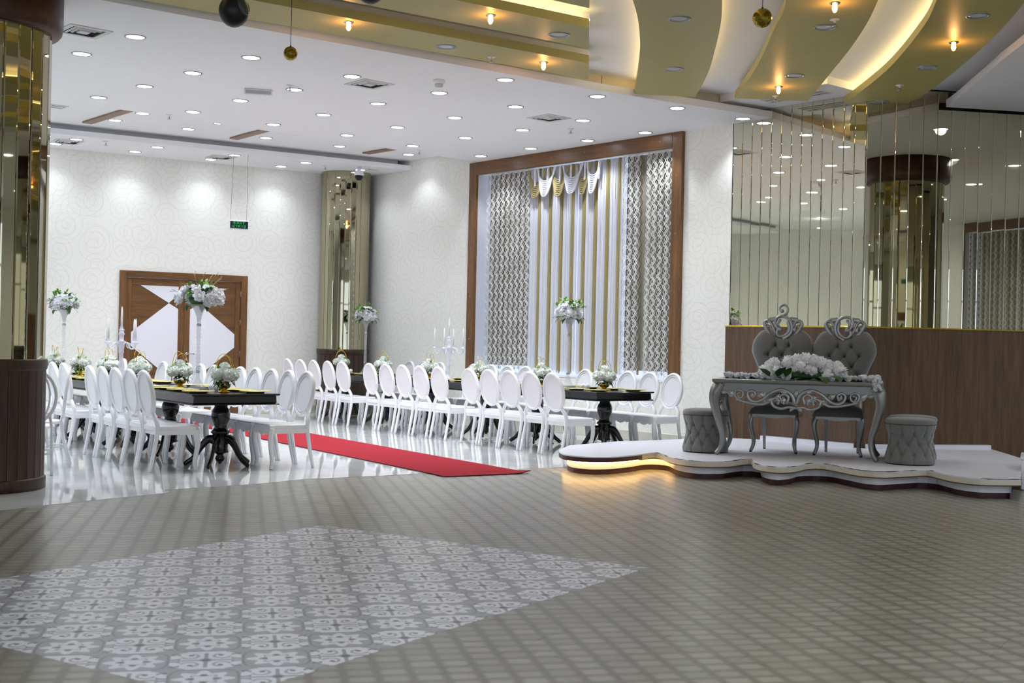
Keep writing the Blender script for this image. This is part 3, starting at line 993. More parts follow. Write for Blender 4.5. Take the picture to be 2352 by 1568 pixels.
# ------------------------------------------------------------------ downlights
def light_spot(x, y, z, power, parent, blend=.55, size=114, colr=(.88, .945, 1.0), rad=.07):
    d = bpy.data.lights.new('downlight_beam', 'SPOT')
    d.energy = power; d.spot_size = R_(size); d.spot_blend = blend; d.shadow_soft_size = rad; d.color = colr
    o = bpy.data.objects.new('downlight_beam', d); col.objects.link(o)
    o.parent = parent; o.location = (0, 0, -.012)
    return o
dl_trim = MB().lathe([(.086, .0), (.086, -.003), (.092, -.008), (.1, -.008), (.106, -.003), (.106, .0)], 24, cap0=False, cap1=False).mesh('downlight_trim', M['trim_metal'])
dl_lens = MB().lathe([(0, -.004), (.09, -.004), (.09, .0)], 20).mesh('downlight_lens', M['lens'])
dl_lens_off = MB().lathe([(0, .0), (.05, -.001), (.09, -.004), (.09, .0)], 20).mesh('downlight_lens', M['lens_off'])
def downlight(x, y, z, label, power, group, lit=True, size=114, blend=.55):
    t = thing('downlight', label, 'downlight', (x, y, z), 0, group)
    link('trim_ring', dl_trim, t); link('lens', dl_lens if lit else dl_lens_off, t)
    if lit and power: light_spot(x, y, z, power, t, blend, size)
    return t
rows = [(12.3, [-3.8]), (13.1, [-4.61, -2.82]), (13.93, [-3.65, -1.86, -.14]), (14.74, [-4.43, -2.65, -.93, .95]), (15.5, [-5.23, -3.46, -1.74, -.02, 1.98]),
        (16.35, [-4.27, -2.55, -.82, .87, 2.91]), (17.18, [-3.37, -1.65, .08, 1.78]), (17.95, [-2.45, -.74, 1.03]), (18.8, [-1.57, .22]), (19.66, [-.56])]
def nth(i, n, what='from the left'):
    if n == 1: return 'the only one'
    if i == 0: return 'leftmost'
    if i == n - 1: return 'rightmost'
    return ORD[i] + ' ' + what
for r, (y, xs) in enumerate(rows):
    rr = 'in the row nearest the gold beams' if r == 0 else 'in the farthest row' if r == len(rows) - 1 else 'in the %s row behind the gold beams' % ORD[r]
    for i, x in enumerate(xs):
        yy = 15.97 if x == 2.91 else 15.36 if x == 1.98 else y
        downlight(x, yy, 4.30, 'lit flat-ceiling downlight, %s %s' % (nth(i, len(xs)), rr), SPOT_W, 'downlights of the flat white ceiling')
rec = [(-5.3, 17.56), (-5.88, 18.16), (-4.36, 18.2), (-4.97, 18.79), (-3.93, 19.47), (-2.87, 20.14), (-1.81, 20.88)]
for i, (x, y) in enumerate(rec):
    downlight(x * 1.013, y * 1.013, ROOF, 'lit downlight up in the ceiling recess, %s from the left column' % ORD[i], SPOT_W * (.35 if i == 6 else .9), 'downlights in the ceiling recess')
sof = [(-7.32, 19.71), (-6.81, 19.2), (-6.25, 20.35), (-5.73, 19.82), (-5.18, 21.06), (-4.65, 20.51), (-4.11, 21.73), (-3.59, 21.21), (-3.04, 22.44)]
for i, (x, y) in enumerate(sof):
    if i == 8: x, y = -2.75, 21.95
    downlight(x, y, 4.35, 'lit downlight in the lower soffit over the door wall, %s from the left' % ORD[i], SPOT_W * .58, 'downlights of the door wall soffit', True, 124, 1.0)
# hall downlights outside the picture (left part of the hall and the side ceiling)
for i, (x, y) in enumerate([(-6.2, 12.3), (-7.2, 13.9), (-6.2, 14.74), (-7.9, 15.5), (-9, 14.2), (-9.6, 12.4), (-8, 10.7), (-6.4, 9.6), (-11, 11), (-11.4, 14), (-9.4, 17), (-11.2, 16.4)]):
    downlight(x, y, 4.30 if y < 15.2 else 4.35 if y > 16 else ROOF, 'lit downlight in the hall ceiling, hidden from view left of the column, %s' % ORD[i], SPOT_W * 1.7, 'hall downlights beyond the left column', True, 150, 1.0)
for iy in range(10):
    for ix in range(11):
        x = 6.1 + (ix - 7) * 2.1 + (iy % 2) * 1.05; y = 13.9 - iy * 2.0
        lim = 5.7 if y > 9 else 5.2 if y > 7 else 4.0 if y > 5 else 2.4 if y > 3 else -1.0 if y > 0 else -13  # rows over the camera are added to light the foreground
        if x < lim or x > 14.4: continue
        if math.hypot(x - 7.55, y - 11.5) < .9: x += .9
        downlight(x, y, 4.30, 'lit side-ceiling downlight, %s in the %s row from the mirror wall' % (ORD[ix], ORD[iy]), SIDE_W, 'downlights of the side ceiling', True, 165, 1.0)
# unlit downlights in the gold bands
for (x, y), lab in (((-.73, 12.56), 'unlit grey downlight in the straight gold beam by the white ceiling'), ((.39, 11.97), 'unlit grey downlight in the second straight gold beam'),
                    ((1.46, 11.29), 'unlit grey downlight at the near part of the first curved gold band'), ((1.68, 13.34), 'unlit grey downlight at the far end of the first curved gold band'),
                    ((2.83, 11.47), 'unlit grey downlight at the near part of the middle gold band'), ((3.02, 13.53), 'unlit grey downlight at the far part of the middle gold band'),
                    ((4.05, 10.96), 'unlit grey downlight at the top right in the right gold band'), ((4.29, 13.0), 'unlit grey downlight halfway along the right gold band'),
                    ((4.34, 14.83), 'unlit grey downlight at the far end of the right gold band')):
    downlight(x, y, 4.33, lab, 0, 'unlit downlights in the gold bands', False)

# amber crystal spots
am_rim = MB().lathe([(.022, .0), (.022, -.008), (.045, -.008), (.05, 0)], 16, cap0=False, cap1=False).mesh('amber_rim', M['chrome'])
am_bulb = MB().lathe([(0, -.085), (.014, -.078), (.024, -.055), (.02, -.02), (.02, -.001)], 8, smooth=False).mesh('amber_bulb', M['amber'])
for (x, y), lab in (((-1.6, 11.66), 'glowing amber crystal spot in the straight gold beam, left of the mirror ball string'), ((-.26, 11.30), 'glowing amber crystal spot near the top of the picture in the second beam'),
                    ((.27, 13.15), 'glowing amber crystal spot near the end of the straight gold beam'), ((2.97, 14.12), 'glowing amber crystal spot at the far end of the middle curved band'),
                    ((4.18, 11.92), 'glowing amber crystal spot in the right curved band'), ((2.71, 10.66), 'glowing amber crystal spot cut by the top edge in the middle band')):
    t = thing('amber_spot', lab, 'ceiling spot', (x, y, 4.33), 0, 'amber crystal spots')
    link('rim', am_rim, t); link('bulb', am_bulb, t)
    d = bpy.data.lights.new('amber_glow', 'POINT'); d.energy = CANDLE_W; d.color = (1, .5, .18); d.shadow_soft_size = .03
    o = bpy.data.objects.new('amber_glow', d); col.objects.link(o); o.parent = t; o.location = (0, 0, -.13)

# ------------------------------------------------------------------ ceiling vents and small fittings
def vent(x, y, z, rz, label, half=.21):
    t = thing('ceiling_vent', label, 'air vent', (x, y, z), rz, 'square ceiling air vents')
    h = half
    b = MB()
    for a0, a1, b0, b1 in ((-h, h, -h, -h + .05), (-h, h, h - .05, h), (-h, -h + .05, -h + .05, h - .05), (h - .05, h, -h + .05, h - .05)):
        b.box(a0, a1, b0, b1, -.008, 0)
    b.build('frame', M['vent'], t)
    MB().box(-h + .05, h - .05, -h + .05, h - .05, -.002, 0).build('throat', M['vent_dark'], t)
    for q in range(3):
        k = h - .07 - q * .042
        s = MB()
        for sx, sy, dx, dy in ((0, -1, 1, 0), (1, 0, 0, 1), (0, 1, -1, 0), (-1, 0, 0, -1)):
            o1 = k; i1 = k - .017
            pts = []
            if sx == 0:
                pts = [(-o1, sy * o1, -.004), (o1, sy * o1, -.004), (i1, sy * i1, -.016), (-i1, sy * i1, -.016)]
            else:
                pts = [(sx * o1, -o1, -.004), (sx * o1, o1, -.004), (sx * i1, i1, -.016), (sx * i1, -i1, -.016)]
            s.add(pts, [(0, 1, 2, 3)])
        s.build('louvre', M['vent'], t)
    MB().cbox(-.055, .055, -.055, .055, -.016, -.003, .004).build('core', M['vent'], t)
    return t
VA = R_(41)
vent(-4.25, 12.12, 4.30, VA, 'square air vent in the ceiling beside the left column')
vent(-1.71, 14.32, 4.30, VA, 'square air vent in the middle of the flat ceiling')
vent(.42, 16.22, 4.30, VA, 'square air vent in the ceiling in front of the window')
vent(-7.04, 19.45, 4.35, R_(32), 'square air vent in the soffit next to the left column')
vent(-4.94, 20.77, 4.35, R_(32), 'square air vent in the soffit above the exit sign')
def grille(cx, cy, z, rz, L, W, label):
    t = thing('ceiling_grille', label, 'ceiling grille', (cx, cy, z), rz)
    b = MB(); b.box(-L / 2, L / 2, -W / 2, W / 2, -.006, 0); b.build('plate', M['vent'], t)
    for k in range(4):
        MB().box(-L / 2 + .03, L / 2 - .03, -W / 2 + .02 + k * (W - .04) / 4, -W / 2 + .02 + k * (W - .04) / 4 + .012, -.008, -.006).build('slot', M['vent_dark'] if k % 2 else M['ceiling_grey'], t)
    return t
grille(-6.55, 17.30, ROOF, R_(40), .5, .28, 'pale access grille in the ceiling recess at the left column')
grille(-3.4, 19.25, ROOF, R_(40), .6, .25, 'pale long grille in the ceiling recess beyond the middle timber strip')
p = cw(6.6, -.4); grille(p.x, p.y, 4.43, C_ANG, .9, .25, 'slotted air grille in the bulkhead by the mirror wall')
grille(-2.51, 21.87, 4.35, D_ANG, .2, .06, 'small dark slot in the end of the soffit near the corner column')
# emergency light
e = thing('emergency_light', 'long white emergency light box on the flat ceiling', 'emergency light', (-3.09, 14.79, 4.30), R_(14))
MB().cbox(-.17, .17, -.05, .05, -.075, 0, .006).build('housing', M['ceiling'], e)
MB().cbox(-.15, .15, -.053, -.045, -.06, -.02, .003).build('diffuser', M['plinth_grey'], e)
# smoke detector, sprinklers, camera
s_ = thing('smoke_detector', 'white cylindrical smoke detector on the flat ceiling', 'smoke detector', (-.89, 14.03, 4.30))
MB().lathe([(.07, 0), (.07, -.03), (.055, -.045)], 16).build('base', M['ceiling'], s_)
MB().lathe([(.045, -.045), (.045, -.075), (.0, -.085)], 16).build('sensor', M['vent'], s_)
sp_pl = MB().lathe([(.045, 0), (.045, -.006), (.012, -.008), (.012, -.03), (0, -.03)], 12).mesh('sprinkler_body', M['ceiling'])
sp_hd = MB().lathe([(.008, -.03), (.008, -.055), (.026, -.057), (.026, -.061), (0, -.061)], 10).mesh('sprinkler_head', M['chrome'])
for x, y, z, lab in ((-2.66, 14.5, 4.30, 'small sprinkler beside the lamp behind the emergency light'), (-4.65, 16.6, 4.30, 'small sprinkler near the left part of the flat ceiling'), (.74, 17.0, 4.30, 'small sprinkler in the ceiling before the window vent'),
                     (-1.5, 19.2, 4.30, 'small sprinkler near the far edge of the flat ceiling'), (-6.4, 19.35, 4.35, 'small sprinkler in the soffit near the left column'), (-3.3, 21.5, 4.35, 'small sprinkler in the soffit near the corner column'),
                     (-.28, 12.95, 4.33, 'sprinkler in the straight gold beam'), (3.05, 14.65, 4.33, 'sprinkler at the end of the middle gold band'), (4.28, 13.9, 4.33, 'sprinkler in the right gold band'), (2.85, 11.2, 4.33, 'sprinkler near the top of the middle gold band')):
    t = thing('sprinkler', lab, 'sprinkler', (x, y, z), 0, 'ceiling sprinklers')
    link('plate', sp_pl, t); link('head', sp_hd, t)
cd = thing('security_camera', 'white dome security camera under the soffit in front of the corner column', 'camera', (-2.72, 21.55, 4.35))
MB().lathe([(.03, 0), (.03, -.06), (.075, -.08), (.085, -.13), (.085, -.16)], 16).build('housing', M['white_lac'], cd)
MB().lathe([(.078, -.16), (.07, -.2), (.04, -.235), (0, -.245)], 16).build('dome', M['black'], cd)

# ------------------------------------------------------------------ exit sign
def text_mesh(s, size, name, mt, parent, loc, rot, sp=1.2):
    cu = bpy.data.curves.new(name, 'FONT'); cu.body = s; cu.size = size; cu.align_x = 'CENTER'; cu.align_y = 'CENTER'; cu.extrude = .001; cu.offset = .0012; cu.space_character = sp
    tmp = bpy.data.objects.new('tmp_text', cu); col.objects.link(tmp)
    dg = bpy.context.evaluated_depsgraph_get()
    me = bpy.data.meshes.new_from_object(tmp.evaluated_get(dg))
    bpy.data.objects.remove(tmp)
    me.materials.clear(); me.materials.append(mt)
    return link(name, me, parent, loc, rot)
ex = thing('exit_sign', 'green and black exit sign hanging on two thin wires before the door wall', 'exit sign', (-4.51, 20.3, 3.18), R_(24))
MB().cbox(-.16, .16, -.02, .02, -.075, .075, .006).build('frame', M['sign_frame'], ex)
MB().box(-.146, .146, -.0235, -.019, -.06, .055).build('face', M['sign_black'], ex)
text_mesh('EXIT', .058, 'upper_text', M['sign_green'], ex, (0, -.025, .029), (PI / 2, 0, 0), 1.35).scale = (1.25, 1, 1)
text_mesh('ÇIKIŞ', .052, 'lower_text', M['sign_green'], ex, (0, -.025, -.026), (PI / 2, 0, 0), 1.45).scale = (1.25, 1, 1)
MB().tube([(-.14, 0, .07), (-.10, .02, 1.17)], .002, 5).build('wire', M['wire'], ex)
MB().tube([(.125, 0, .07), (.13, .02, 1.17)], .002, 5).build('wire', M['wire'], ex)

# ------------------------------------------------------------------ hanging mirror balls and black spotlights
def disco(x, y, z, r, ztop, label):
    t = thing('mirror_ball', label, 'mirror ball', (x, y, z))
    me = MB(); n, m = 34, 20
    me.ball((0, 0, 0), r, n, m)
    me.s = [False] * len(me.s)
    me.build('ball', M['disco'], t)
    MB().lathe([(r * .12, r * .97), (r * .12, r * 1.12), (0, r * 1.14)], 8).build('cap', M['wire'], t)
    MB().tube([(0, 0, r * 1.1), (.002, 0, (ztop - z) * .5), (0, 0, ztop - z)], .003, 5).build('cord', M['wire'], t)
disco(-2.02, 11.0, 3.87, .062, 4.52, 'small gold mirror ball hanging on a long cord left of centre')
disco(1.96, 10.0, 4.01, .078, 4.52, 'larger gold mirror ball hanging between the curved bands')
def spotlight(x, y, z, label, k=1.0):
    t = thing('hanging_spotlight', label, 'spotlight', (x, y, z))
    b = MB(); b.ball((0, 0, 0), .108 * k, 20, 14, sz=1.08)
    b.lathe([(.075, .06), (.055, .12), (.05, .20)], 14); b.build('head', M['black'], t)
    n = Vector((.86, -.42, .28)).normalized()
    ln = MB().lathe([(.0, .108), (.05, .106), (.062, .098), (.066, .085)], 16)
    ln.xform(n.to_track_quat('Z', 'Y').to_matrix().to_4x4()); ln.build('lens', mat('spot_lens', (70, 74, 74), .08), t)
    b = MB(); b.ball((.055, 0, .155), .05, 14, 8, sx=1.3); b.build('motor_pod', M['black'], t)
    MB().lathe([(.03, .18), (.03, 4.332 - z)], 10).build('stem', M['black'], t)
spotlight(-2.07, 9.0, 3.71, 'black round hanging spotlight at the top left of the picture')
spotlight(-1.12, 9.3, 3.98, 'black hanging spotlight just cut by the top edge of the picture')
# ------------------------------------------------------------------ red carpet
cdir = Vector((-.545, .839)); cacr = Vector((.863, .505))
c0 = Vector((-.64, 12.36))
rc = thing('red_carpet', 'long red carpet runner from the door to the dance floor', 'carpet', (c0.x, c0.y, 0))
vs = []; fs = []
NL, NW = 40, 8
for i in range(NL + 1):
    for j in range(NW + 1):
        p = cacr * (1.0 * j / NW) + cdir * (10.05 * i / NL)
        z = .010
        if i == 0: z = .006
        if i == 0 and j == NW: z = .035
        if i == 0 and j == NW - 1: z = .012
        vs.append((p.x, p.y, z))
for i in range(NL):
    for j in range(NW):
        a = i * (NW + 1) + j
        fs.append((a, a + 1, a + NW + 2, a + NW + 1))
MB().add(vs, fs, True).build('pile', M['carpet'], rc)
eb = MB()
ring = [vs[j] for j in range(NW + 1)] + [vs[i * (NW + 1) + NW] for i in range(1, NL + 1)] + [vs[NL * (NW + 1) + j] for j in range(NW - 1, -1, -1)] + [vs[i * (NW + 1)] for i in range(NL - 1, 0, -1)]
eb.tube([(x, y, max(z - .004, .004)) for x, y, z in ring], .0045, 4, closed=True, smooth=False)
eb.build('bound_edge', M['carpet_edge'], rc)

# ------------------------------------------------------------------ stage
SZ = .19
front = [(.54, 13.57), (.54, 13.3), (.60, 13.01), (.81, 12.83), (1.04, 12.87), (1.24, 13.06), (1.39, 13.25), (1.55, 13.5), (1.64, 13.42), (1.68, 13.01), (1.80, 12.72), (1.99, 12.62), (2.24, 12.70),
         (2.42, 12.92), (2.53, 12.98), (2.48, 12.58), (2.52, 12.30), (2.66, 12.19), (2.85, 12.32), (3.03, 12.62), (3.2, 12.66), (3.30, 12.38), (3.40, 12.06), (3.6, 11.94), (3.89, 12.10), (4.11, 12.22),
         (4.15, 11.98), (4.19, 11.71), (4.36, 11.48), (4.75, 11.51)]
back = [(5.70, 13.82), (5.84, 15.04), (4.21, 14.72), (3.3, 15.72), (2.75, 15.98), (2.15, 15.56), (1.27, 14.94), (.68, 14.22)]
fsm = [(p.x, p.y) for p in spline([(x, y, 0) for x, y in front], 5)]
outline = fsm + back
def inset(poly, d):
    n = len(poly); out = []
    for i in range(n):
        a, b, c = Vector(poly[i - 1]), Vector(poly[i]), Vector(poly[(i + 1) % n])
        t = (c - a).normalized()
        out.append(b + Vector((-t.y, t.x)) * d)       # counter-clockwise outline: left is inside
    return [(p.x, p.y) for p in out]
stage = thing('stage', 'low white stage with scalloped wavy front edge and lit underside', 'stage', (3.0, 13.5, 0))
def rel(poly): return [(x - 3.0, y - 13.5) for x, y in poly]
MB().prism(rel(outline), SZ - .012, SZ).build('stage_deck', M['stage_top'], stage)
def skirt(poly, i0, i1, z0, z1, th, name, mt):
    ins = inset(poly, th)
    b = MB()
    idx = list(range(i0, i1 + 1)); P, Q = rel(poly), rel(ins); n = len(poly)
    vs = []
    for i in idx:
        i %= n
        vs += [(P[i][0], P[i][1], z0), (P[i][0], P[i][1], z1), (Q[i][0], Q[i][1], z1), (Q[i][0], Q[i][1], z0)]
    fs = []
    for k in range(len(idx) - 1):
        for q in range(4):
            r = (q + 1) % 4
            fs.append((k * 4 + q, k * 4 + r, k * 4 + 4 + r, k * 4 + 4 + q))
    fs += [(3, 2, 1, 0), tuple(len(vs) - 4 + q for q in range(4))]
    b.add(vs, fs)
    return b.build(name, mt, stage)
NF = len(fsm)
skirt(outline, 0, 31, SZ - .058, SZ - .012, .03, 'edge_band', M['stage_dark'])
skirt(outline, 31, NF, SZ - .058, SZ - .012, .03, 'edge_band', M['stage_lip'])
skirt(outline, NF, len(outline), SZ - .058, SZ - .012, .03, 'edge_band', M['stage_lip'])
i1 = inset(outline, .012)
skirt(i1, 31, NF, SZ - .070, SZ - .058, .03, 'brown_edge', M['stage_brown'])
i2 = inset(outline, .085)
MB().prism(rel(i2), .052, SZ - .058).build('stage_body', M['white_lac'], stage)
i3 = inset(outline, .095)
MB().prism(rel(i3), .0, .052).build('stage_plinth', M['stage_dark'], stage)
i4 = inset(outline, .05)
MB().tube([(x, y, SZ - .064) for x, y in rel(i4)[2:44]], .006, 4, smooth=False).build('led_strip', M['stage_led'], stage)
chip = MB()
rnd = random.Random(3)
for k in range(46):
    i = rnd.randrange(34, NF - 2); n = rnd.randrange(1, 4)
    P = rel(outline)
    pts = [P[min(i + q, NF - 1)] for q in range(n + 1)]
    h = rnd.uniform(.002, .006)
    chip.tube([(x, y - .001, SZ - .001) for x, y in pts], [.002] + [h] * (n - 1) + [.002] if n > 1 else [.003, .002], 4, smooth=False)
tag(chip.build('edge_wear', M['stage_dark'], stage), kind='stuff')
# low white kerb along the wall at the back of the stage
kb = thing('stage_kerb', 'low white kerb at the back of the stage against the wood wall', 'kerb', (0, 0, 0))
a, c = cw(5.95, -.06), cw(7.30, -.06); a2, c2 = cw(5.98, -.16), cw(7.36, -.16)
MB().prism([(a.x, a.y), (c.x, c.y), (c2.x, c2.y), (a2.x, a2.y)], SZ, SZ + .05).build('kerb', M['white_lac'], kb)
a, c = mw(.03, -.06), mw(1.62, -.06); a2, c2 = mw(.0, -.16), mw(1.62, -.16)
MB().prism([(a.x, a.y), (c.x, c.y), (c2.x, c2.y), (a2.x, a2.y)], SZ, SZ + .05).build('kerb', M['white_lac'], kb)
wb = thing('white_block', 'white block cut by the right edge of the picture beside the stage', 'block', (5.20, 12.6, 0), R_(-23))
MB().cbox(0, .5, -.3, .3, 0, .30, .01).build('block_body', M['white_lac'], wb)
MB().cbox(-.01, .51, -.31, .31, .30, .33, .006).build('block_top', M['white_lac'], wb)

# ------------------------------------------------------------------ banquet tables
ROT = R_(36)
bx = Vector((math.cos(ROT), math.sin(ROT), 0)); rx = Vector((-math.sin(ROT), math.cos(ROT), 0))
ROWS = {'left': Vector((-2.77, 12.56, 0)), 'right': Vector((1.43, 15.42, 0))}
TZ = .77
def rp(row, x, s, z=0.0): return ROWS[row] + bx * x + rx * s + Vector((0, 0, z))
def make_table(L):
    t = thing('banquet_table', 'x', 'table', (0, 0, 0), 0, 'black banquet tables')
    h = .475
    top = MB()
    pr = [(h, TZ), (h, TZ - .012), (h - .012, TZ - .022), (h - .03, TZ - .024)]
    def ringbox(b, prof, x, l0, l1):
        vs = []
        for d, z in prof:
            k = h - d
            vs += [(-h + k, l0 + k, z), (h - k, l0 + k, z), (h - k, l1 - k, z), (-h + k, l1 - k, z)]
        fs = [(0, 1, 2, 3), tuple(len(vs) - 4 + q for q in (3, 2, 1, 0))]
        for r in range(len(prof) - 1):
            for i in range(4):
                j = (i + 1) % 4
                fs.append((r * 4 + i, r * 4 + j, r * 4 + 4 + j, r * 4 + 4 + i))
        b.add(vs, fs)
    ringbox(top, [(h - .004, TZ), (h, TZ - .004), (h, TZ - .014), (h - .018, TZ - .024), (h - .03, TZ - .026)], 0, 0, L)
    top.build('table_top', M['black_lac'], t)
    ap = MB(); ringbox(ap, [(h - .03, TZ - .026), (h - .026, TZ - .09), (h - .004, TZ - .104), (h - .004, TZ - .112)], 0, 0, L)
    ap.build('apron', M['black_lac'], t)
    prof = [(.05, TZ - .112), (.068, TZ - .125), (.066, TZ - .15), (.088, TZ - .185), (.098, TZ - .225), (.092, TZ - .275), (.068, TZ - .33), (.062, TZ - .355), (.075, TZ - .385), (.098, TZ - .405), (.098, TZ - .42), (.08, TZ - .432),
            (.08, .17), (.088, .16), (.088, .148), (.05, .14), (.032, .125), (.046, .10), (.05, .085), (.04, .06), (.018, .045), (.012, .03), (0, .024)]
    pm = MB().lathe(prof, 20).mesh('pedestal', M['black_lac'])
    path = spline([(.05, 0, .27), (.115, 0, .285), (.17, 0, .235), (.215, 0, .165), (.27, 0, .09), (.33, 0, .045), (.36, 0, .022)], 4)
    lm = MB().tube(path, [.052, .05, .048, .046, .044, .042, .04, .038, .036, .034, .032, .031, .03, .029, .028, .027, .026, .026, .026, .026, .025, .025, .024, .024, .022][:len(path)], 8, flat=.62, up=(0, 0, 1)).mesh('pedestal_leg', M['black_lac'])
    for y in (.40, L - .55):
        p = link('pedestal', pm, t, (0, y, 0))
        for k in range(5):
            link('pedestal_leg', lm, p, (0, 0, 0), (0, 0, R_(12 + 72 * k)))
    return t
TL = 2.38
starts = [0.0, 2.62, 5.44]
tb0 = make_table(TL)
TLAB = {('left', 0): 'long black banquet table nearest the camera on the left of the carpet', ('left', 1): 'middle black banquet table of the left row, behind five white chairs', ('left', 2): 'farthest black banquet table of the left row by the door wall',
        ('right', 0): 'long black banquet table nearest the stage on the right of the carpet', ('right', 1): 'middle black banquet table of the right row below the window', ('right', 2): 'farthest black banquet table of the right row by the corner column'}
first = True
for row in ('left', 'right'):
    for k in range(3):
        p = rp(row, 0, starts[k])
        if first: tb0.location = p; tb0.rotation_euler = (0, 0, ROT); tb0['label'] = TLAB[(row, k)]; first = False
        else: copy_tree(tb0, None, p, ROT, TLAB[(row, k)])

# ------------------------------------------------------------------ white oval-back chairs (face +x, origin between the rear legs)
def make_chair():
    t = thing('oval_back_chair', 'x', 'chair', (0, 0, 0), 0, 'white oval-back banquet chairs')
    # seat
    b = MB()
    def seat_ring(z, k):
        return [(-.015 + k, -.19 + k, z), (.38 - k, -.205 + k, z), (.42 - k, -.185 + k, z), (.43 - k, 0, z), (.42 - k, .185 - k, z), (.38 - k, .205 - k, z), (-.015 + k, .19 - k, z), (-.025 + k, 0, z)]
    rings = [seat_ring(.405, .004), seat_ring(.41, 0), seat_ring(.447, 0), seat_ring(.456, .008), seat_ring(.458, .03)]
    vs = [p for r in rings for p in r]
    fs = [tuple(range(7, -1, -1)), tuple(range(32, 40))]
    for r in range(4):
        for i in range(8):
            j = (i + 1) % 8
            fs.append((r * 8 + i, r * 8 + j, r * 8 + 8 + j, r * 8 + 8 + i))
    b.add(vs, fs); b.build('seat', M['chair_white'], t)
    # scalloped front apron
    pts = [(-.18, .41), (.18, .41), (.18, .36), (.15, .372), (.12, .355), (.075, .372), (.04, .352), (0, .342), (-.04, .352), (-.075, .372), (-.12, .355), (-.15, .372), (-.18, .36)]
    ab = MB(); n = len(pts)
    ab.add([(.405, y, z) for y, z in pts] + [(.425, y, z) for y, z in pts], [tuple(range(n)), tuple(range(2 * n - 1, n - 1, -1))] + [(i, n + i, n + (i + 1) % n, (i + 1) % n) for i in range(n)])
    ab.build('front_apron', M['chair_white'], t)
    sb = MB()
    for s in (-1, 1): sb.box(.0, .40, s * .195 - .008, s * .195 + .008, .365, .41)
    sb.box(-.005, .012, -.18, .18, .365, .41)
    sb.build('side_rails', M['chair_white'], t)
    # front legs
    for s in (-1, 1):
        path = spline([(.395, s * .183, .42), (.41, s * .188, .35), (.412, s * .19, .27), (.398, s * .184, .17), (.386, s * .18, .09), (.392, s * .184, .03), (.398, s * .187, 0)], 3)
        n = len(path)
        MB().tube(path, [.030 - .013 * (i / (n - 1)) + (.004 if i > n - 4 else 0) for i in range(n)], 6).build('leg', M['chair_white'], t)
    # rear legs running up into the back
    def bxz(z): return -.008 - .16 * max(0, z - .46)
    for s in (-1, 1):
        path = spline([(-.075, s * .19, 0), (-.045, s * .188, .15), (-.012, s * .186, .33), (-.004, s * .184, .44), (bxz(.50), s * .178, .50), (bxz(.56), s * .135, .555), (bxz(.60), s * .10, .59)], 3)
        n = len(path)
        MB().tube(path, [.017 + .007 * min(1, i / 8) for i in range(n)], 6, flat=.9).build('leg', M['chair_white'], t)
    # oval back
    N = 36; zc, hh, hw = .765, .222, .182
    ring = []
    for i in range(N):
        a = 2 * PI * i / N
        z = zc + hh * math.sin(a); y = hw * math.cos(a)
        ring.append((bxz(z) - .02 * (1 - (y / hw) ** 2) * 0, y, z))
    bk = MB(); bk.tube(ring, .025, 8, closed=True, flat=.75, up=(1, 0, 0)); bk = bk.build('backrest', M['chair_white'], t)
    mid = MB(); r2 = [(p[0] + .004, p[1] * .83, zc + (p[2] - zc) * .86) for p in ring]
    mid.tube([(bxz(z) + .008, y, z) for x, y, z in r2], .008, 5, closed=True); mid.build('inner_moulding', M['chair_white'], bk)
    pv = MB(); vs = []; 
    for fx in (.006, -.006):
        vs.append((bxz(zc) + fx, 0, zc))
        for p in ring: vs.append((bxz(zc + (p[2] - zc) * .95) + fx, p[1] * .95, zc + (p[2] - zc) * .95))
    fs = []
    for q in (0, N + 1):
        for i in range(N): fs.append((q, q + 1 + i, q + 1 + (i + 1) % N))
    pv.add(vs, fs); pv.build('woven_panel', M['weave'], bk)
    return t
chair0 = make_chair()
used = [False]
def place_chair(row, side, s, label, xo, jit=0.0):
    """side -1: rear legs on the -x side of the table (facing +x); +1 the opposite"""
    p = rp(row, side * xo, s)
    rz = (ROT if side < 0 else ROT + PI) + R_(jit)
    if not used[0]:
        used[0] = True
        chair0.location = p; chair0.rotation_euler = (0, 0, rz); chair0['label'] = label
        return chair0
    return copy_tree(chair0, None, p, rz, label)
rj = random.Random(12)
def lab(side, i):
    if i == 0: return 'white oval-back chair nearest the camera on the %s' % side
    return 'white oval-back chair, %s along the %s' % (ORD[i], side)
for i, s in enumerate((.29, .72, 1.15, 1.58, 2.01, 2.98, 3.42, 3.85, 4.29, 4.74, 5.65)):
    place_chair('left', -1, s, lab("left row's column side", i), .775, rj.uniform(-2, 2))
for i, s in enumerate((.10, .54, .97, 1.40, 1.83, 2.61, 3.04, 3.47, 3.90, 4.33, 5.05, 5.50, 5.93, 6.36, 6.79)):
    place_chair('left', 1, s, lab("left row's carpet side", i), .745, rj.uniform(-2, 2))
for i, s in enumerate((.18, .62, 1.08, 1.53, 1.97, 2.73, 3.21, 3.68, 4.16, 4.64, 5.50, 5.97, 6.46, 6.94, 7.42)):
    place_chair('right', -1, s, lab("right row's carpet side", i), .94, rj.uniform(-2, 2))
for i, s in enumerate((.15, .60, 1.04, 1.48, 1.95, 2.86, 3.36, 3.82, 4.27, 4.76, 5.75, 6.27, 6.72)):
    place_chair('right', 1, s, lab("right row's wall side", i), .86, rj.uniform(-2, 2))

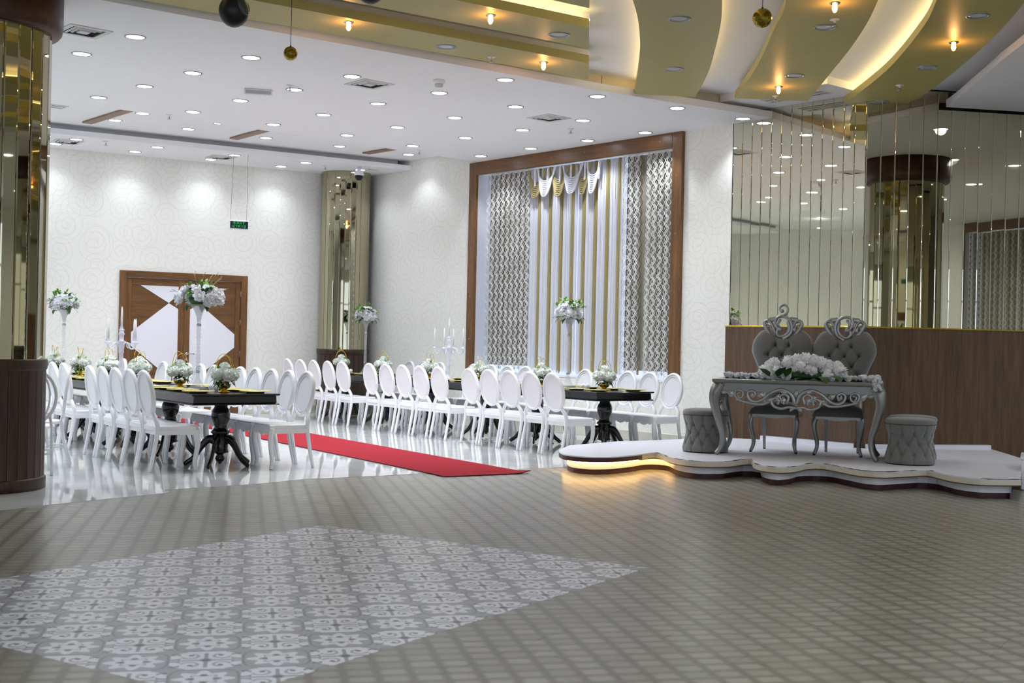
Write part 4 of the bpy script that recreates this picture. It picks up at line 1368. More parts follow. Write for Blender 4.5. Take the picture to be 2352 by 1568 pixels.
# two cross-back chairs half hidden by the left column
def cross_chair(loc, rz, label):
    t = thing('cross_back_chair', label, 'chair', loc, rz, 'white cross-back chairs')
    N = 32; zc, hh, hw = .74, .25, .2
    def bxz(z): return -.01 - .12 * max(0, z - .45)
    ring = [(bxz(zc + hh * math.sin(2 * PI * i / N)), hw * math.cos(2 * PI * i / N), zc + hh * math.sin(2 * PI * i / N)) for i in range(N)]
    bk = MB().tube(ring, .017, 8, closed=True).build('backrest', M['chair_white'], t)
    for sgn in (-1, 1):
        for fam in (0, 1):
            path = []
            for k in range(17):
                u_ = -1 + 2 * k / 16
                z = zc + u_ * hh * .97
                lim = hw * math.sqrt(max(0, 1 - (u_ * .97) ** 2))
                y = sgn * (.72 * lim if fam == 0 else hw * .62 * math.sin(u_ * PI * .5) * math.sqrt(max(.06, 1 - .75 * u_ * u_)))
                path.append((bxz(z), y, z))
            MB().tube(path, .010, 6).build('back_lattice', M['chair_white'], bk)
    MB().lathe([(.0, .43), (.2, .43), (.215, .44), (.215, .455), (.2, .465), (0, .467)], 24, (.2, 0)).build('seat', M['chair_white'], t)
    for s in (-1, 1):
        MB().tube([(-.10, s * .17, 0), (-.03, s * .17, .28), (0, s * .17, .45), (bxz(.56), s * .15, .56)], .015, 6).build('leg', M['chair_white'], t)
        MB().tube([(.42, s * .19, 0), (.37, s * .17, .2), (.35, s * .15, .44)], .015, 6).build('leg', M['chair_white'], t)
        MB().tube([(-.06, s * .17, .2), (.375, s * .17, .22)], .009, 6).build('stretcher', M['chair_white'], t)
    MB().tube([(-.05, -.17, .24), (-.05, .17, .24)], .009, 6).build('stretcher', M['chair_white'], t)
    MB().tube([(-.05, -.17, .2), (-.05, .17, .2)], .009, 6).build('stretcher', M['chair_white'], t)
    return t
cross_chair((-4.52, 11.75, 0), R_(115), 'white chair with an oval lattice back, half hidden by the left column')
cross_chair((-4.57, 12.62, 0), R_(199), 'white chair seen edge-on behind the lattice-back chair by the left column')

# ------------------------------------------------------------------ table settings
pl = MB().lathe([(.0, .004), (.06, .004), (.075, .0), (.09, .002), (.10, .012), (.155, .016), (.168, .019), (.168, .022), (.15, .021), (.10, .017), (.09, .008), (0, .007)], 28).mesh('charger_plate', M['gold_soft'])
bw = MB().lathe([(.045, .009), (.05, .012), (.095, .018), (.1, .021), (.09, .02), (.05, .014), (0, .012)], 24).mesh('plate_centre', M['crystal'])
def plate(row, side, s, label):
    p = rp(row, side * .29, s, TZ + .0005)
    t = thing('charger_plate', label, 'plate', p, 0, 'gold charger plates')
    link('gold_rim', pl, t); link('glass_plate', bw, t)
for row, side, ss, nm in (('left', -1, (.29, .72, 1.14, 1.57, 2.0, 2.98, 3.42, 3.85, 4.29, 4.74), 'column side of the left tables'), ('left', 1, (.2, .6, 1.0, 1.4, 1.85, 2.85, 3.2, 3.6, 4.0, 4.4, 5.7, 6.2), 'carpet side of the left tables'),
                          ('right', -1, (.2, .62, 1.08, 1.53, 1.96, 2.85, 3.27, 3.72, 4.16, 4.64, 5.65, 6.1, 6.6, 7.1), 'carpet side of the right tables'), ('right', 1, (.2, .62, 1.05, 1.5, 1.95, 2.86, 3.36, 3.82, 4.27, 4.7, 5.75, 6.27, 6.8), 'wall side of the right tables')):
    for i, s in enumerate(ss):
        plate(row, side, s, 'gold charger plate, %s on the %s' % ('nearest' if i == 0 else ORD[i], nm))

# flower heads
def pompon_mesh(r, n=130, seed=1, name='pompon', mt=None, up_only=False):
    b = MB(); rnd = random.Random(seed)
    b.ball((0, 0, 0), r * .88, 14, 9)
    ga = PI * (3 - 5 ** .5)
    for i in range(n):
        z = 1 - 2 * (i + .5) / n
        q = math.sqrt(1 - z * z); a = ga * i
        d = Vector((q * math.cos(a), q * math.sin(a), z))
        t1 = d.orthogonal().normalized(); t2 = d.cross(t1)
        k = rnd.uniform(0, PI); e1 = t1 * math.cos(k) + t2 * math.sin(k); e2 = d.cross(e1)
        w = r * .2; o = d * r * .74; l = r * rnd.uniform(.24, .34)
        b.add([o - e1 * w, o + e1 * w, o + d * l + e1 * w * .8 + e2 * w * .5, o + d * l - e1 * w * .8 + e2 * w * .5, o + d * l * 1.15 + e2 * w * 1.0], [(0, 1, 2, 3), (3, 2, 4)], True)
    return b.mesh(name, mt)
def rose_mesh(r, seed=1, name='rose', mt=None):
    b = MB(); rnd = random.Random(seed)
    b.ball((0, 0, r * .1), r * .5, 10, 6)
    for ring, (cnt, tilt, rad, ln) in enumerate(((5, 20, .25, .62), (6, 45, .42, .7), (8, 72, .5, .72), (7, 100, .45, .6))):
        for k in range(cnt):
            a = 2 * PI * (k + .5 * (ring % 2)) / cnt + rnd.uniform(-.15, .15)
            tl = R_(tilt + rnd.uniform(-8, 8))
            dr_ = Vector((math.cos(a), math.sin(a), 0))
            out = dr_ * math.sin(tl) + Vector((0, 0, 1)) * math.cos(tl)
            sd = Vector((-math.sin(a), math.cos(a), 0))
            base = dr_ * (rad * r * .4) + Vector((0, 0, -r * .1))
            w = r * .46; L = ln * r * 1.3
            nrm_ = out.cross(sd)
            P = [base - sd * w * .5, base + sd * w * .5, base + out * L * .6 + sd * w - nrm_ * r * .08, base + out * L + sd * w * .45 + dr_ * r * .12, base + out * L - sd * w * .45 + dr_ * r * .12, base + out * L * .6 - sd * w - nrm_ * r * .08]
            b.add(P, [(0, 1, 2, 5), (5, 2, 3, 4)], True)
    return b.mesh(name, mt)
def leaf_into(b, o, d, L, w, up=Vector((0, 0, 1)), droop=.25):
    d = Vector(d).normalized(); sd = d.cross(up)
    if sd.length < 1e-3: sd = Vector((1, 0, 0))
    sd.normalize(); u_ = sd.cross(d)
    o = Vector(o)
    c1 = o + d * L * .35 + u_ * L * .06; c2 = o + d * L * .7 + u_ * L * .02; tip = o + d * L - u_ * L * droop
    b.add([o, c1 + sd * w, c1, c1 - sd * w, c2 + sd * w * .75, c2, c2 - sd * w * .75, tip],
          [(0, 1, 2), (0, 2, 3), (1, 4, 5, 2), (2, 5, 6, 3), (4, 7, 5), (5, 7, 6)], True)
POM = pompon_mesh(.062, 130, 2, 'pompon', M['petal_green'])
ROSES = [rose_mesh(.06, 3, 'rose', M['petal']), rose_mesh(.06, 8, 'rose', M['petal'])]
BLOS = rose_mesh(.026, 5, 'small_blossom', M['petal'])

def flower_basket(p, rz, label, seed):
    t = thing('flower_basket', label, 'flower arrangement', p, rz, 'gold basket flower arrangements')
    rnd = random.Random(seed)
    MB().lathe([(.0, 0), (.055, 0), (.06, .006), (.045, .016), (.03, .026), (.032, .036), (.058, .05), (.07, .07), (.072, .085), (.06, .082), (0, .07)], 20).build('gold_bowl', M['gold'], t)
    for k, (rx_, h_, off) in enumerate(((.115, .38, -.03), (.105, .40, .035))):
        path = []
        for i in range(25):
            a = PI * i / 24
            path.append((rx_ * math.cos(a), off * math.sin(a) * 1.0, .075 + (h_ - .075) * math.sin(a) ** .8))
        MB().tube(path, .0035, 5).build('gold_hoop', M['gold'], t)
    spots = [(0, 0, .255), (-.085, -.03, .185), (.085, -.03, .185), (0, -.085, .18), (-.05, .075, .185), (.055, .07, .18), (0, .0, .19)]
    for x, y, z in spots:
        o = link('flower_head', POM, t, (x + rnd.uniform(-.008, .008), y + rnd.uniform(-.008, .008), z), (rnd.uniform(-.4, .4), rnd.uniform(-.4, .4), rnd.uniform(0, 6)))
        o.scale = [rnd.uniform(.9, 1.05)] * 3
    fb = MB()
    for k in range(26):
        a = rnd.uniform(0, 2 * PI); e = rnd.uniform(-.5, .5)
        leaf_into(fb, (.02 * math.cos(a), .02 * math.sin(a), .09 + rnd.uniform(0, .05)), (math.cos(a), math.sin(a), e), rnd.uniform(.09, .15), rnd.uniform(.015, .026))
    tag(fb.build('foliage', M['leaf'], t), kind='stuff')
    lb = MB()
    for x, y, z in ((.06, -.06, .26), (-.07, .02, .27)):
        for k in range(3): leaf_into(lb, (x, y, z - .03), (rnd.uniform(-1, 1), rnd.uniform(-1, 1), .6), .06, .014)
    lb.build('leaf_sprig', M['leaf_light'], t)
LB = ['nearest the camera', 'second from the camera', 'third from the camera', 'fourth from the camera', 'fifth from the camera', 'farthest from the camera']
for i, s in enumerate((.38, 1.62, 2.93, 4.07, 5.27, 6.45)):
    flower_basket(rp('left', .02, s, TZ), ROT + .3 * i, 'white pompon flower basket on the left table row, ' + LB[i], 30 + i)
for i, s in enumerate((.42, 1.74, 3.22, 4.57, 6.0, 7.45)):
    flower_basket(rp('right', 0, s, TZ), ROT + .5 * i, 'white pompon flower basket on the right table row, ' + LB[i], 50 + i)

def tall_vase(p, label, seed, twigs, spread=1.0):
    t = thing('tall_flower_vase', label, 'flower vase', p, 0, 'tall crystal flower vases')
    rnd = random.Random(seed)
    MB().lathe([(0, 0), (.105, 0), (.11, .012), (.085, .03), (.06, .05), (.04, .09), (.024, .13), (.02, .17), (.022, .18)], 20).build('crystal_foot', M['crystal'], t)
    for z0 in (.18, .685): MB().lathe([(.024, z0), (.026, z0 + .005), (.026, z0 + .022), (.024, z0 + .027)], 12).build('chrome_collar', M['chrome'], t)
    pr = []
    z = .207
    while z < .68:
        wide = .026 if (z < .36 or z > .54) else .022
        pr += [(wide - .006, z), (wide, z + .010), (wide, z + .026), (wide - .006, z + .036)]
        z += .038
    MB().lathe(pr, 10, smooth=False).build('crystal_stem', M['crystal'], t)
    MB().lathe([(.02, .71), (.022, .74), (.03, .79), (.05, .85), (.085, .90), (.105, .92), (.10, .922), (.046, .856), (.026, .79), (.016, .74)], 24, cap0=False, cap1=False).build('trumpet_bowl', M['crystal'], t)
    n = 34
    for k in range(n):
        a = rnd.uniform(0, 2 * PI); e = math.asin(rnd.uniform(-.25, .95))
        d = Vector((math.cos(a) * math.cos(e) * .17 * spread, math.sin(a) * math.cos(e) * .17 * spread, .985 + math.sin(e) * .12))
        o = link('rose', ROSES[k % 2], t, d)
        q = Vector((d.x, d.y, (d.z - .95) * 1.2)).to_track_quat('Z', 'Y').to_euler()
        o.rotation_euler = q; o.scale = [rnd.uniform(.8, 1.1)] * 3
    MB().ball((0, 0, .985), .12, 12, 8, sz=.7).build('foam_core', M['leaf'], t)
    fb = MB(); lb = MB()
    for k in range(26):
        a = rnd.uniform(0, 2 * PI); e = rnd.uniform(-.3, 1.2)
        d = Vector((math.cos(a) * math.cos(e), math.sin(a) * math.cos(e), math.sin(e)))
        leaf_into(fb, Vector((0, 0, .97)) + Vector((d.x * .15, d.y * .15, d.z * .1)), d, rnd.uniform(.08, .13), .024)
    for k in range(15):
        a = rnd.uniform(0, 2 * PI); e = rnd.uniform(.15, 1.35)
        d = Vector((math.cos(a) * math.cos(e), math.sin(a) * math.cos(e), math.sin(e)))
        o = Vector((0, 0, .99)) + Vector((d.x * .17, d.y * .17, d.z * .13))
        for q in range(5):
            leaf_into(lb, o + d * rnd.uniform(.0, .05), d + Vector((rnd.uniform(-.9, .9), rnd.uniform(-.9, .9), rnd.uniform(-.3, .6))), rnd.uniform(.05, .085), .016)
    for k in range(5):
        a = 2 * PI * k / 5 + .4
        leaf_into(fb, (.12 * math.cos(a), .12 * math.sin(a), .93), (math.cos(a), math.sin(a), -.9), .11, .03)
    tag(fb.build('dark_foliage', M['leaf'], t), kind='stuff'); tag(lb.build('light_foliage', M['leaf_light'], t), kind='stuff')
    for k in range(twigs):
        a = rnd.uniform(0, 2 * PI); e = rnd.uniform(.15, 1.2)
        d = Vector((math.cos(a) * math.cos(e), math.sin(a) * math.cos(e), math.sin(e)))
        o = Vector((0, 0, 1.0)) + d * .12; m_ = o + d * .14 + Vector((0, 0, .01)); tb = MB()
        tb.tube([o, m_, m_ + d * .05 + Vector((.015, 0, .012))], .0035, 4); tb.tube([m_, m_ + d * .05 + Vector((-.012, .01, -.012))], .003, 4)
        tb.build('twig', M['twig'], t)
tall_vase(rp('left', .02, 1.10, TZ), 'tall crystal vase with a crown of white roses and twigs, in front of the door', 5, 12, 1.38)
tall_vase(rp('left', 0, 5.98, TZ), 'tall crystal vase with white roses at the far end of the left table row', 6, 0, .95)
tall_vase(rp('right', 0, 1.16, TZ), 'tall crystal vase with white roses in front of the striped curtain', 7, 0, .95)
tall_vase(rp('right', 0, 6.60, TZ), 'tall crystal vase with white roses in front of the corner column', 9, 2, .92)

def candelabra(p, rz, label):
    t = thing('candelabra', label, 'candelabra', p, rz, 'acrylic candelabras')
    MB().lathe([(0, 0), (.10, 0), (.105, .01), (.07, .03), (.035, .06), (.028, .10), (.034, .12), (.028, .14), (.026, .2), (.034, .215), (.026, .23), (.027, .34), (.036, .36), (.03, .38), (.045, .47), (.06, .49), (.03, .50), (.028, .56), (.04, .58), (.03, .60), (.024, .62)], 16).build('column', M['acrylic'], t)
    cm = MB().lathe([(.012, 0), (.032, .012), (.036, .024), (.022, .034), (.02, .055), (.026, .06), (.014, .062)], 12).mesh('candle_cup', M['acrylic'])
    kd = MB().lathe([(.0135, 0), (.0125, .18), (.010, .235), (.004, .262), (0, .268)], 10).mesh('candle', M['petal'])
    c = link('candle_cup', cm, t, (0, 0, .61)); link('candle', kd, t, (0, 0, .66))
    for k in range(4):
        a = PI / 4 + PI / 2 * k
        prof = [(.03, .44), (.07, .475), (.11, .47), (.13, .43), (.15, .405), (.19, .40), (.222, .425), (.226, .46)]
        path = spline([(x * math.cos(a), x * math.sin(a), z) for x, z in prof], 4)
        arm = MB().tube(path, .0085, 6)
        curl = [( (.12 + .03 * math.cos(q)) * math.cos(a), (.12 + .03 * math.cos(q)) * math.sin(a), .44 + .03 * math.sin(q)) for q in [i * .45 for i in range(11)]]
        arm.tube(curl, .006, 6); arm.build('arm', M['acrylic'], t)
        x, y = .226 * math.cos(a), .226 * math.sin(a)
        link('candle_cup', cm, t, (x, y, .455)); link('candle', kd, t, (x, y, .51))
candelabra(rp('left', 0, 3.55, TZ), R_(20), 'milky acrylic five-candle candelabra on the left table row, left of the door')
candelabra(rp('right', 0, 4.05, TZ), R_(30), 'milky acrylic five-candle candelabra on the right table row, left of the window')
# small white shell-shaped holders
def shells(p, label):
    t = thing('shell_holder', label, 'holder', p, R_(10), 'small white shell holders')
    for x, y in ((-.026, 0), (.026, -.02)):
        MB().ball((x, y, .037), .036, 16, 10, sy=.55).build('shell', M['petal'], t)
    MB().cbox(-.05, .05, -.03, .03, 0, .006, .002).build('foot', M['petal'], t)
shells(rp('left', .05, .72, TZ), 'pair of small white round shells on the near left table')
shells(rp('right', .0, .80, TZ), 'pair of small white round shells on the near right table')
shells(rp('right', .0, 7.15, TZ), 'pair of small white round shells on the farthest right table')
# ------------------------------------------------------------------ carved helpers
def carve(b, pts, r0, r1, y=0.0, n=5, flat=1.0, mir=False):
    pts = [((-x if mir else x), y, z) for x, z in pts]
    path = spline(pts, n); k = len(path)
    b.tube(path, [r0 + (r1 - r0) * i / (k - 1) for i in range(k)], 7, flat=flat)
    b.ball(tuple(path[-1]), r1 * 1.5, 8, 5); b.ball(tuple(path[0]), r0 * 1.05, 8, 5)
def acanthus(b, x, z, ang, L, w, y=0.0, mir=False):
    d = Vector((math.cos(ang), 0, math.sin(ang))); s = Vector((-math.sin(ang), 0, math.cos(ang)))
    vs = []; n = 7
    for i in range(n + 1):
        t = i / n
        wid = w * math.sin(PI * min(1, t * 1.05 + .08)) * (1 + .25 * math.cos(t * 18))
        c = Vector((x, y, z)) + d * L * t + s * (L * .18 * t * t)
        vs += [c + s * wid, c + Vector((0, -.014 * math.sin(PI * t) - .004, 0)), c - s * wid]
    if mir: vs = [Vector((-p.x, p.y, p.z)) for p in vs]
    fs = []
    for i in range(n):
        fs += [(i * 3, i * 3 + 1, i * 3 + 4, i * 3 + 3), (i * 3 + 1, i * 3 + 2, i * 3 + 5, i * 3 + 4)]
    b.add(vs, fs, True)
    b.add([p + Vector((0, .012, 0)) for p in vs], fs, True)

# ------------------------------------------------------------------ silver stage table
TA = R_(-17.4)
st = thing('stage_table', 'ornate silver table with carved apron and curved legs on the stage', 'table', (3.13, 13.49, SZ), TA)
HX, HY, HT = .885, .41, .825
b = MB()
def ring2(prof):
    vs = []
    for k, z in prof: vs += [(-HX + k, -HY + k, z), (HX - k, -HY + k, z), (HX - k, HY - k, z), (-HX + k, HY - k, z)]
    fs = [(3, 2, 1, 0), tuple(len(vs) - 4 + q for q in range(4))]
    for r in range(len(prof) - 1):
        for i in range(4):
            j = (i + 1) % 4
            fs.append((r * 4 + i, r * 4 + j, r * 4 + 4 + j, r * 4 + 4 + i))
    return vs, fs
b.add(*ring2([(.02, HT - .045), (.004, HT - .035), (0, HT - .02), (.004, HT - .004), (.012, HT)]))
b.build('table_top', M['silver_matt'], st)
MB().add(*ring2([(.04, HT - .13), (.035, HT - .045)])).build('apron', M['silver_matt'], st)
for sx in (-1, 1):
    for sy in (-1, 1):
        ox, oy = sx * .80, sy * .335
        path = spline([(ox, oy, HT - .05), (ox + sx * .045, oy + sy * .02, HT - .13), (ox + sx * .06, oy + sy * .03, HT - .24), (ox + sx * .015, oy + sy * .01, HT - .43), (ox - sx * .03, oy - sy * .01, .22), (ox - sx * .015, oy, .09), (ox + sx * .035, oy + sy * .02, .012)], 5)
        n = len(path)
        rad = [lerp_tab([(0, .075), (.18, .082), (.35, .068), (.6, .046), (.85, .033), (1, .030)], i / (n - 1)) for i in range(n)]
        MB().tube(path, rad, 4, flat=.9, up=(1, 0, 0)).build('leg', M['silver_matt'], st)
def apron_carving(L, name, y, rz, dx=0, dy=0):
    cb = MB(); k = L
    for mir in (False, True):
        carve(cb, [(.012 * k, .60), (.05 * k, .69), (.15 * k, .735), (.26 * k, .70), (.34 * k, .63), (.42 * k, .60), (.49 * k, .63), (.505 * k, .69), (.46 * k, .715), (.425 * k, .685), (.44 * k, .65)], .020, .013, 0, 4, 1, mir)
        carve(cb, [(.0, .545), (.07 * k, .555), (.15 * k, .535), (.23 * k, .56), (.255 * k, .61), (.22 * k, .645), (.175 * k, .625), (.185 * k, .59)], .017, .012, 0, 4, 1, mir)
        carve(cb, [(.09 * k, .60), (.075 * k, .66), (.12 * k, .69), (.165 * k, .66), (.15 * k, .62)], .016, .012, 0, 4, 1, mir)
        carve(cb, [(.29 * k, .60), (.35 * k, .575), (.45 * k, .58), (.55 * k, .60), (.62 * k, .62)], .016, .012, 0, 4, 1, mir)
        ring = [((.60 * k + .045 * math.cos(a)) * (-1 if mir else 1), 0, .675 + .048 * math.sin(a)) for a in [2 * PI * i / 18 for i in range(18)]]
        cb.tube(ring, .011, 6, closed=True)
        carve(cb, [(.60 * k, .64), (.62 * k, .675), (.59 * k, .69)], .009, .009, 0, 4, 1, mir)
        for (x, z, a, LL, w) in ((.08, .70, .2, .12, .03), (.2, .62, 1.8, .09, .025), (.33, .66, .3, .1, .03), (.12, .58, 1.2, .1, .03), (.30, .60, 2.4, .09, .025), (.64, .66, .35, .12, .035), (.72, .69, .0, .12, .02), (.45, .64, 1.2, .07, .02), (.0, .66, 1.3, .09, .02), (.03, .56, -1.2, .07, .022)):
            acanthus(cb, x * k, z, a, LL * k, w, 0, mir)
    return cb.build(name, M['silver'], st, (dx, dy, -.01), (0, 0, rz))
apron_carving(1.0, 'front_carving', 0, 0, 0, -HY + .035)
apron_carving(.42, 'side_carving', 0, PI / 2, HX - .035, 0)
apron_carving(.42, 'side_carving', 0, -PI / 2, -HX + .035, 0)

# flowers on the stage table
def tpos(x, y, z): 
    v = Matrix.Rotation(TA, 4, 'Z') @ Vector((x, y, 0))
    return Vector((3.13 + v.x, 13.49 + v.y, SZ + z))
cf = thing('flower_centrepiece', 'large mound of white blossoms with dark leaves on the silver table', 'flower arrangement', tpos(.03, -.10, HT), TA)
HYD = pompon_mesh(.062, 70, 11, 'blossom_cluster', M['petal'])
rnd = random.Random(21)
for k in range(34):
    x = rnd.uniform(-.40, .40); h_ = .21 * (1 - (x / .46) ** 2) ** .5
    y = rnd.uniform(-.11, .11); z = max(.045, h_ * rnd.uniform(.4, 1.0) * (1 - (y / .2) ** 2) - .02)
    o = link('blossom_cluster', HYD, cf, (x, y, z), (rnd.uniform(0, 3), rnd.uniform(0, 3), 0)); o.scale = [rnd.uniform(.75, 1.1)] * 3
for x, y, z, s in ((-.39, -.05, .09, 1.1), (-.33, 0, .14, 1.15), (-.29, 0, .18, 1.0), (.41, -.04, .10, 1.2), (.37, .0, .15, 1.1), (-.14, 0, .19, 1.2), (-.05, .0, .21, 1.2), (.04, 0, .225, 1.2), (.12, 0, .21, 1.2), (.2, 0, .19, 1.2), (.28, 0, .16, 1.1)):
    o = link('blossom_cluster', HYD, cf, (x, y, z), (rnd.uniform(0, 3), 0, rnd.uniform(0, 3))); o.scale = [s] * 3
for x, y, z, d, L, w, mt in ((-.32, -.17, .03, (-.4, -.5, .5), .19, .06, 'leaf'), (-.24, -.17, .03, (.4, -.4, .6), .18, .065, 'leaf'), (-.15, -.17, .03, (.3, -.4, .7), .15, .05, 'leaf'), (-.34, -.12, .08, (-.6, -.4, .1), .13, .04, 'leaf_light'),
                             (.22, -.18, .05, (.3, -.9, -.2), .2, .055, 'leaf'), (.30, -.18, .06, (.7, -.8, -.15), .22, .065, 'leaf'), (.38, -.08, .07, (.8, -.3, .4), .13, .04, 'leaf'), (.14, -.14, .03, (0, -.7, -.5), .13, .045, 'leaf'), (-.42, 0, .03, (-1, -.1, .1), .13, .035, 'leaf'), (.42, -.1, .04, (.8, -.4, 0), .12, .035, 'leaf_light'), (.0, -.14, .02, (-.3, -.6, 0), .12, .04, 'leaf')):
    lb = MB(); leaf_into(lb, (x, y, z), d, L, w, droop=.15); lb.build('leaf', M[mt], cf)
MB().ball((0, 0, .052), .10, 12, 6, sx=3.6, sz=.5).build('moss_base', M['leaf'], cf)
def garland(x0, x1, label, seed, drop=False):
    g = thing('blossom_garland', label, 'garland', tpos(x0, -.12, HT), TA)
    rnd = random.Random(seed); n = 46
    for k in range(n):
        t = rnd.random()
        o = link('blossom', BLOS, g, ((x1 - x0) * t, rnd.uniform(-.07, .10), .018 + rnd.uniform(0, .035)), (rnd.uniform(-1, 1), rnd.uniform(-1, 1), rnd.uniform(0, 6)))
        o.scale = [rnd.uniform(.8, 1.25)] * 3
    if drop:
        for k in range(14):
            link('blossom', BLOS, g, (x1 - x0 - .02 + rnd.uniform(-.03, .045), -.295 + rnd.uniform(0, .02), -.03 - .018 * (k % 6) + .05), (rnd.uniform(-1, 1), rnd.uniform(-1, 1), 0))
        for k in range(16):
            t = k / 15
            link('blossom', BLOS, g, ((x1 - x0) * (.72 + .28 * t), -.07 - .19 * t + rnd.uniform(-.02, .02), .022 + rnd.uniform(0, .02)), (rnd.uniform(-1, 1), rnd.uniform(-1, 1), 0))
    MB().tube([(0, 0, .012), (x1 - x0, 0, .012)], .012, 6).build('stem', M['leaf'], g)
garland(-.78, -.36, 'strip of small white blossoms at the left end of the silver table', 3)
garland(.42, .84, 'strip of small white blossoms spilling over the right end of the silver table', 4, True)

# ------------------------------------------------------------------ throne chairs
def throne(loc, rz, label, tall, flip):
    t = thing('throne_chair', label, 'chair', loc, rz, 'grey velvet throne chairs')
    t.scale = (1.0, 1.05, 1.03)
    # back
    hwt = [(.44, .18), (.62, .19), (.75, .215), (.9, .268), (1.05, .335), (1.17, .372), (1.25, .375), (1.34, .36)]
    def ztop(u_): return 1.335 - .085 * math.exp(-(u_ / .32) ** 2) - 1.5 * max(0, abs(u_) - .6) ** 2
    def yb(z): return .225 + .12 * max(0, z - .45)
    btn = [(-.075, 1.165), (.075, 1.165), (-.165, 1.06), (0, 1.055), (.165, 1.06), (-.085, .945), (.085, .945), (0, .84), (-.15, .85), (.15, .85), (-.075, .735), (.075, .735), (0, .64), (-.06, .55), (.06, .55)]
    seg = []
    for i, p in enumerate(btn):
        for q in btn[i + 1:]:
            d = math.hypot(p[0] - q[0], p[1] - q[1])
            if .09 < d < .155 and abs(p[1] - q[1]) > .05: seg.append((p, q))
    seg += [((-.06, .55), (-.06, .45)), ((.06, .55), (.06, .45)), ((-.075, 1.165), (-.07, 1.25)), ((.075, 1.165), (.07, 1.25))]
    def dist(p, a, c):
        ax, az = c[0] - a[0], c[1] - a[1]; L = ax * ax + az * az
        k = max(0, min(1, ((p[0] - a[0]) * ax + (p[1] - a[1]) * az) / L))
        return math.hypot(p[0] - a[0] - ax * k, p[1] - a[1] - az * k)
    NU, NV = 44, 60
    vs = []; fs = []
    for j in range(NV + 1):
        for i in range(NU + 1):
            u_ = -1 + 2 * i / NU; v = j / NV
            z = .44 + (ztop(u_) - .44) * v
            x = u_ * lerp_tab(hwt, z)
            bulge = .085 * max(0, 1 - abs(u_) ** 4) ** .5 * max(0, 1 - abs(2 * v - 1) ** 9) ** .5
            dim = 0
            for p in btn:
                d2 = (x - p[0]) ** 2 + (z - p[1]) ** 2
                if d2 < .01: dim += .046 * math.exp(-d2 / .0006)
            cr = 0
            for a, c in seg:
                d = dist((x, z), a, c)
                if d < .04: cr = max(cr, .022 * math.exp(-(d / .010) ** 2))
            vs.append((x, yb(z) - bulge + min(dim + cr, .062), z))
    for j in range(NV):
        for i in range(NU):
            a = j * (NU + 1) + i
            fs.append((a, a + 1, a + NU + 2, a + NU + 1))
    bb = MB(); bb.add(vs, fs, True)
    n0 = len(vs)
    back_v = [(x, yb(z) + .03, z) for (x, y, z) in vs]
    bb.add(back_v, [tuple(reversed(f)) for f in fs], True)
    rim = [i for i in range(NU + 1)] + [j * (NU + 1) + NU for j in range(1, NV + 1)] + [NV * (NU + 1) + i for i in range(NU - 1, -1, -1)] + [j * (NU + 1) for j in range(NV - 1, 0, -1)]
    for k in range(len(rim)):
        a, c = rim[k], rim[(k + 1) % len(rim)]
        bb.f.append([a, c, n0 + c, n0 + a]); bb.s.append(True); bb.m.append(0)
    bk = bb.build('backrest', M['velvet'], t)
    bm_ = MB().ball((0, 0, 0), .011, 8, 5, sy=.6).mesh('tuft_button', M['button'])
    for x, z in btn:
        link('tuft_button', bm_, bk, (x, yb(z) - .05, z))
    # crest
    cb = MB(); yc = yb(1.35) - .035
    for mir in (False, True):
        carve(cb, [(0, 1.262), (.06, 1.275), (.12, 1.315), (.17, 1.37), (.20, 1.42), (.215, 1.455), (.20, 1.485), (.165, 1.49), (.13, 1.46), (.11, 1.41), (.085, 1.36), (.05, 1.32), (0, 1.30)], .030, .019, yc, 4, .8, mir)
        carve(cb, [(.20, 1.45), (.15, 1.43), (.12, 1.38), (.09, 1.33)], .012, .008, yc, 4, 1, mir)
        acanthus(cb, .19, 1.475, 2.6, .16, .03, yc - .005, mir); acanthus(cb, .10, 1.36, .9, .1, .03, yc - .005, mir)
        acanthus(cb, .07, 1.49, .3, .09, .022, yc - .005, mir)
    m = not flip
    carve(cb, [(-.02, 1.29), (-.085, 1.34), (-.105, 1.42), (-.075, 1.50), (-.01, 1.54), (.06, 1.53), (.09, 1.47), (.065, 1.42), (.03, 1.395)], .026, .02, yc - .012, 5, .8, m)
    carve(cb, [(-.06, 1.47), (-.075, 1.40), (-.045, 1.34), (.02, 1.31), (.065, 1.34), (.06, 1.385), (.025, 1.39)], .018, .016, yc - .016, 5, .8, m)
    carve(cb, [(.03, 1.50), (.05, 1.45), (.02, 1.41)], .016, .010, yc - .014, 5, .8, m)
    if tall:
        carve(cb, [(-.005, 1.54), (.04, 1.575), (.055, 1.62), (.035, 1.66), (-.005, 1.67), (-.035, 1.645), (-.035, 1.615), (-.012, 1.60)], .018, .016, yc - .005, 5, .8, False)
    cb.build('carved_crest', M['silver'], t, (0, 0, -.052))
    # seat cushion
    vs = []; fs = []; NX, NY = 24, 22
    for side in (0, 1):
        for j in range(NY + 1):
            for i in range(NX + 1):
                u_ = -1 + 2 * i / NX; v = -1 + 2 * j / NY
                e = max(0, 1 - abs(u_) ** 6) ** .5 * max(0, 1 - abs(v) ** 6) ** .5
                hw = .275 - .045 * (v + 1) / 2
                x = u_ * hw; y = v * .27 - .01
                z = (.425 + .075 * e ** .6 + .065 * (1 - u_ * u_) * (1 - v * v)) if side == 0 else .415
                vs.append((x, y, z))
    n0 = (NX + 1) * (NY + 1)
    for j in range(NY):
        for i in range(NX):
            a = j * (NX + 1) + i
            q = (a, a + 1, a + NX + 2, a + NX + 1)
            fs.append(q); fs.append(tuple(n0 + k for k in reversed(q)))
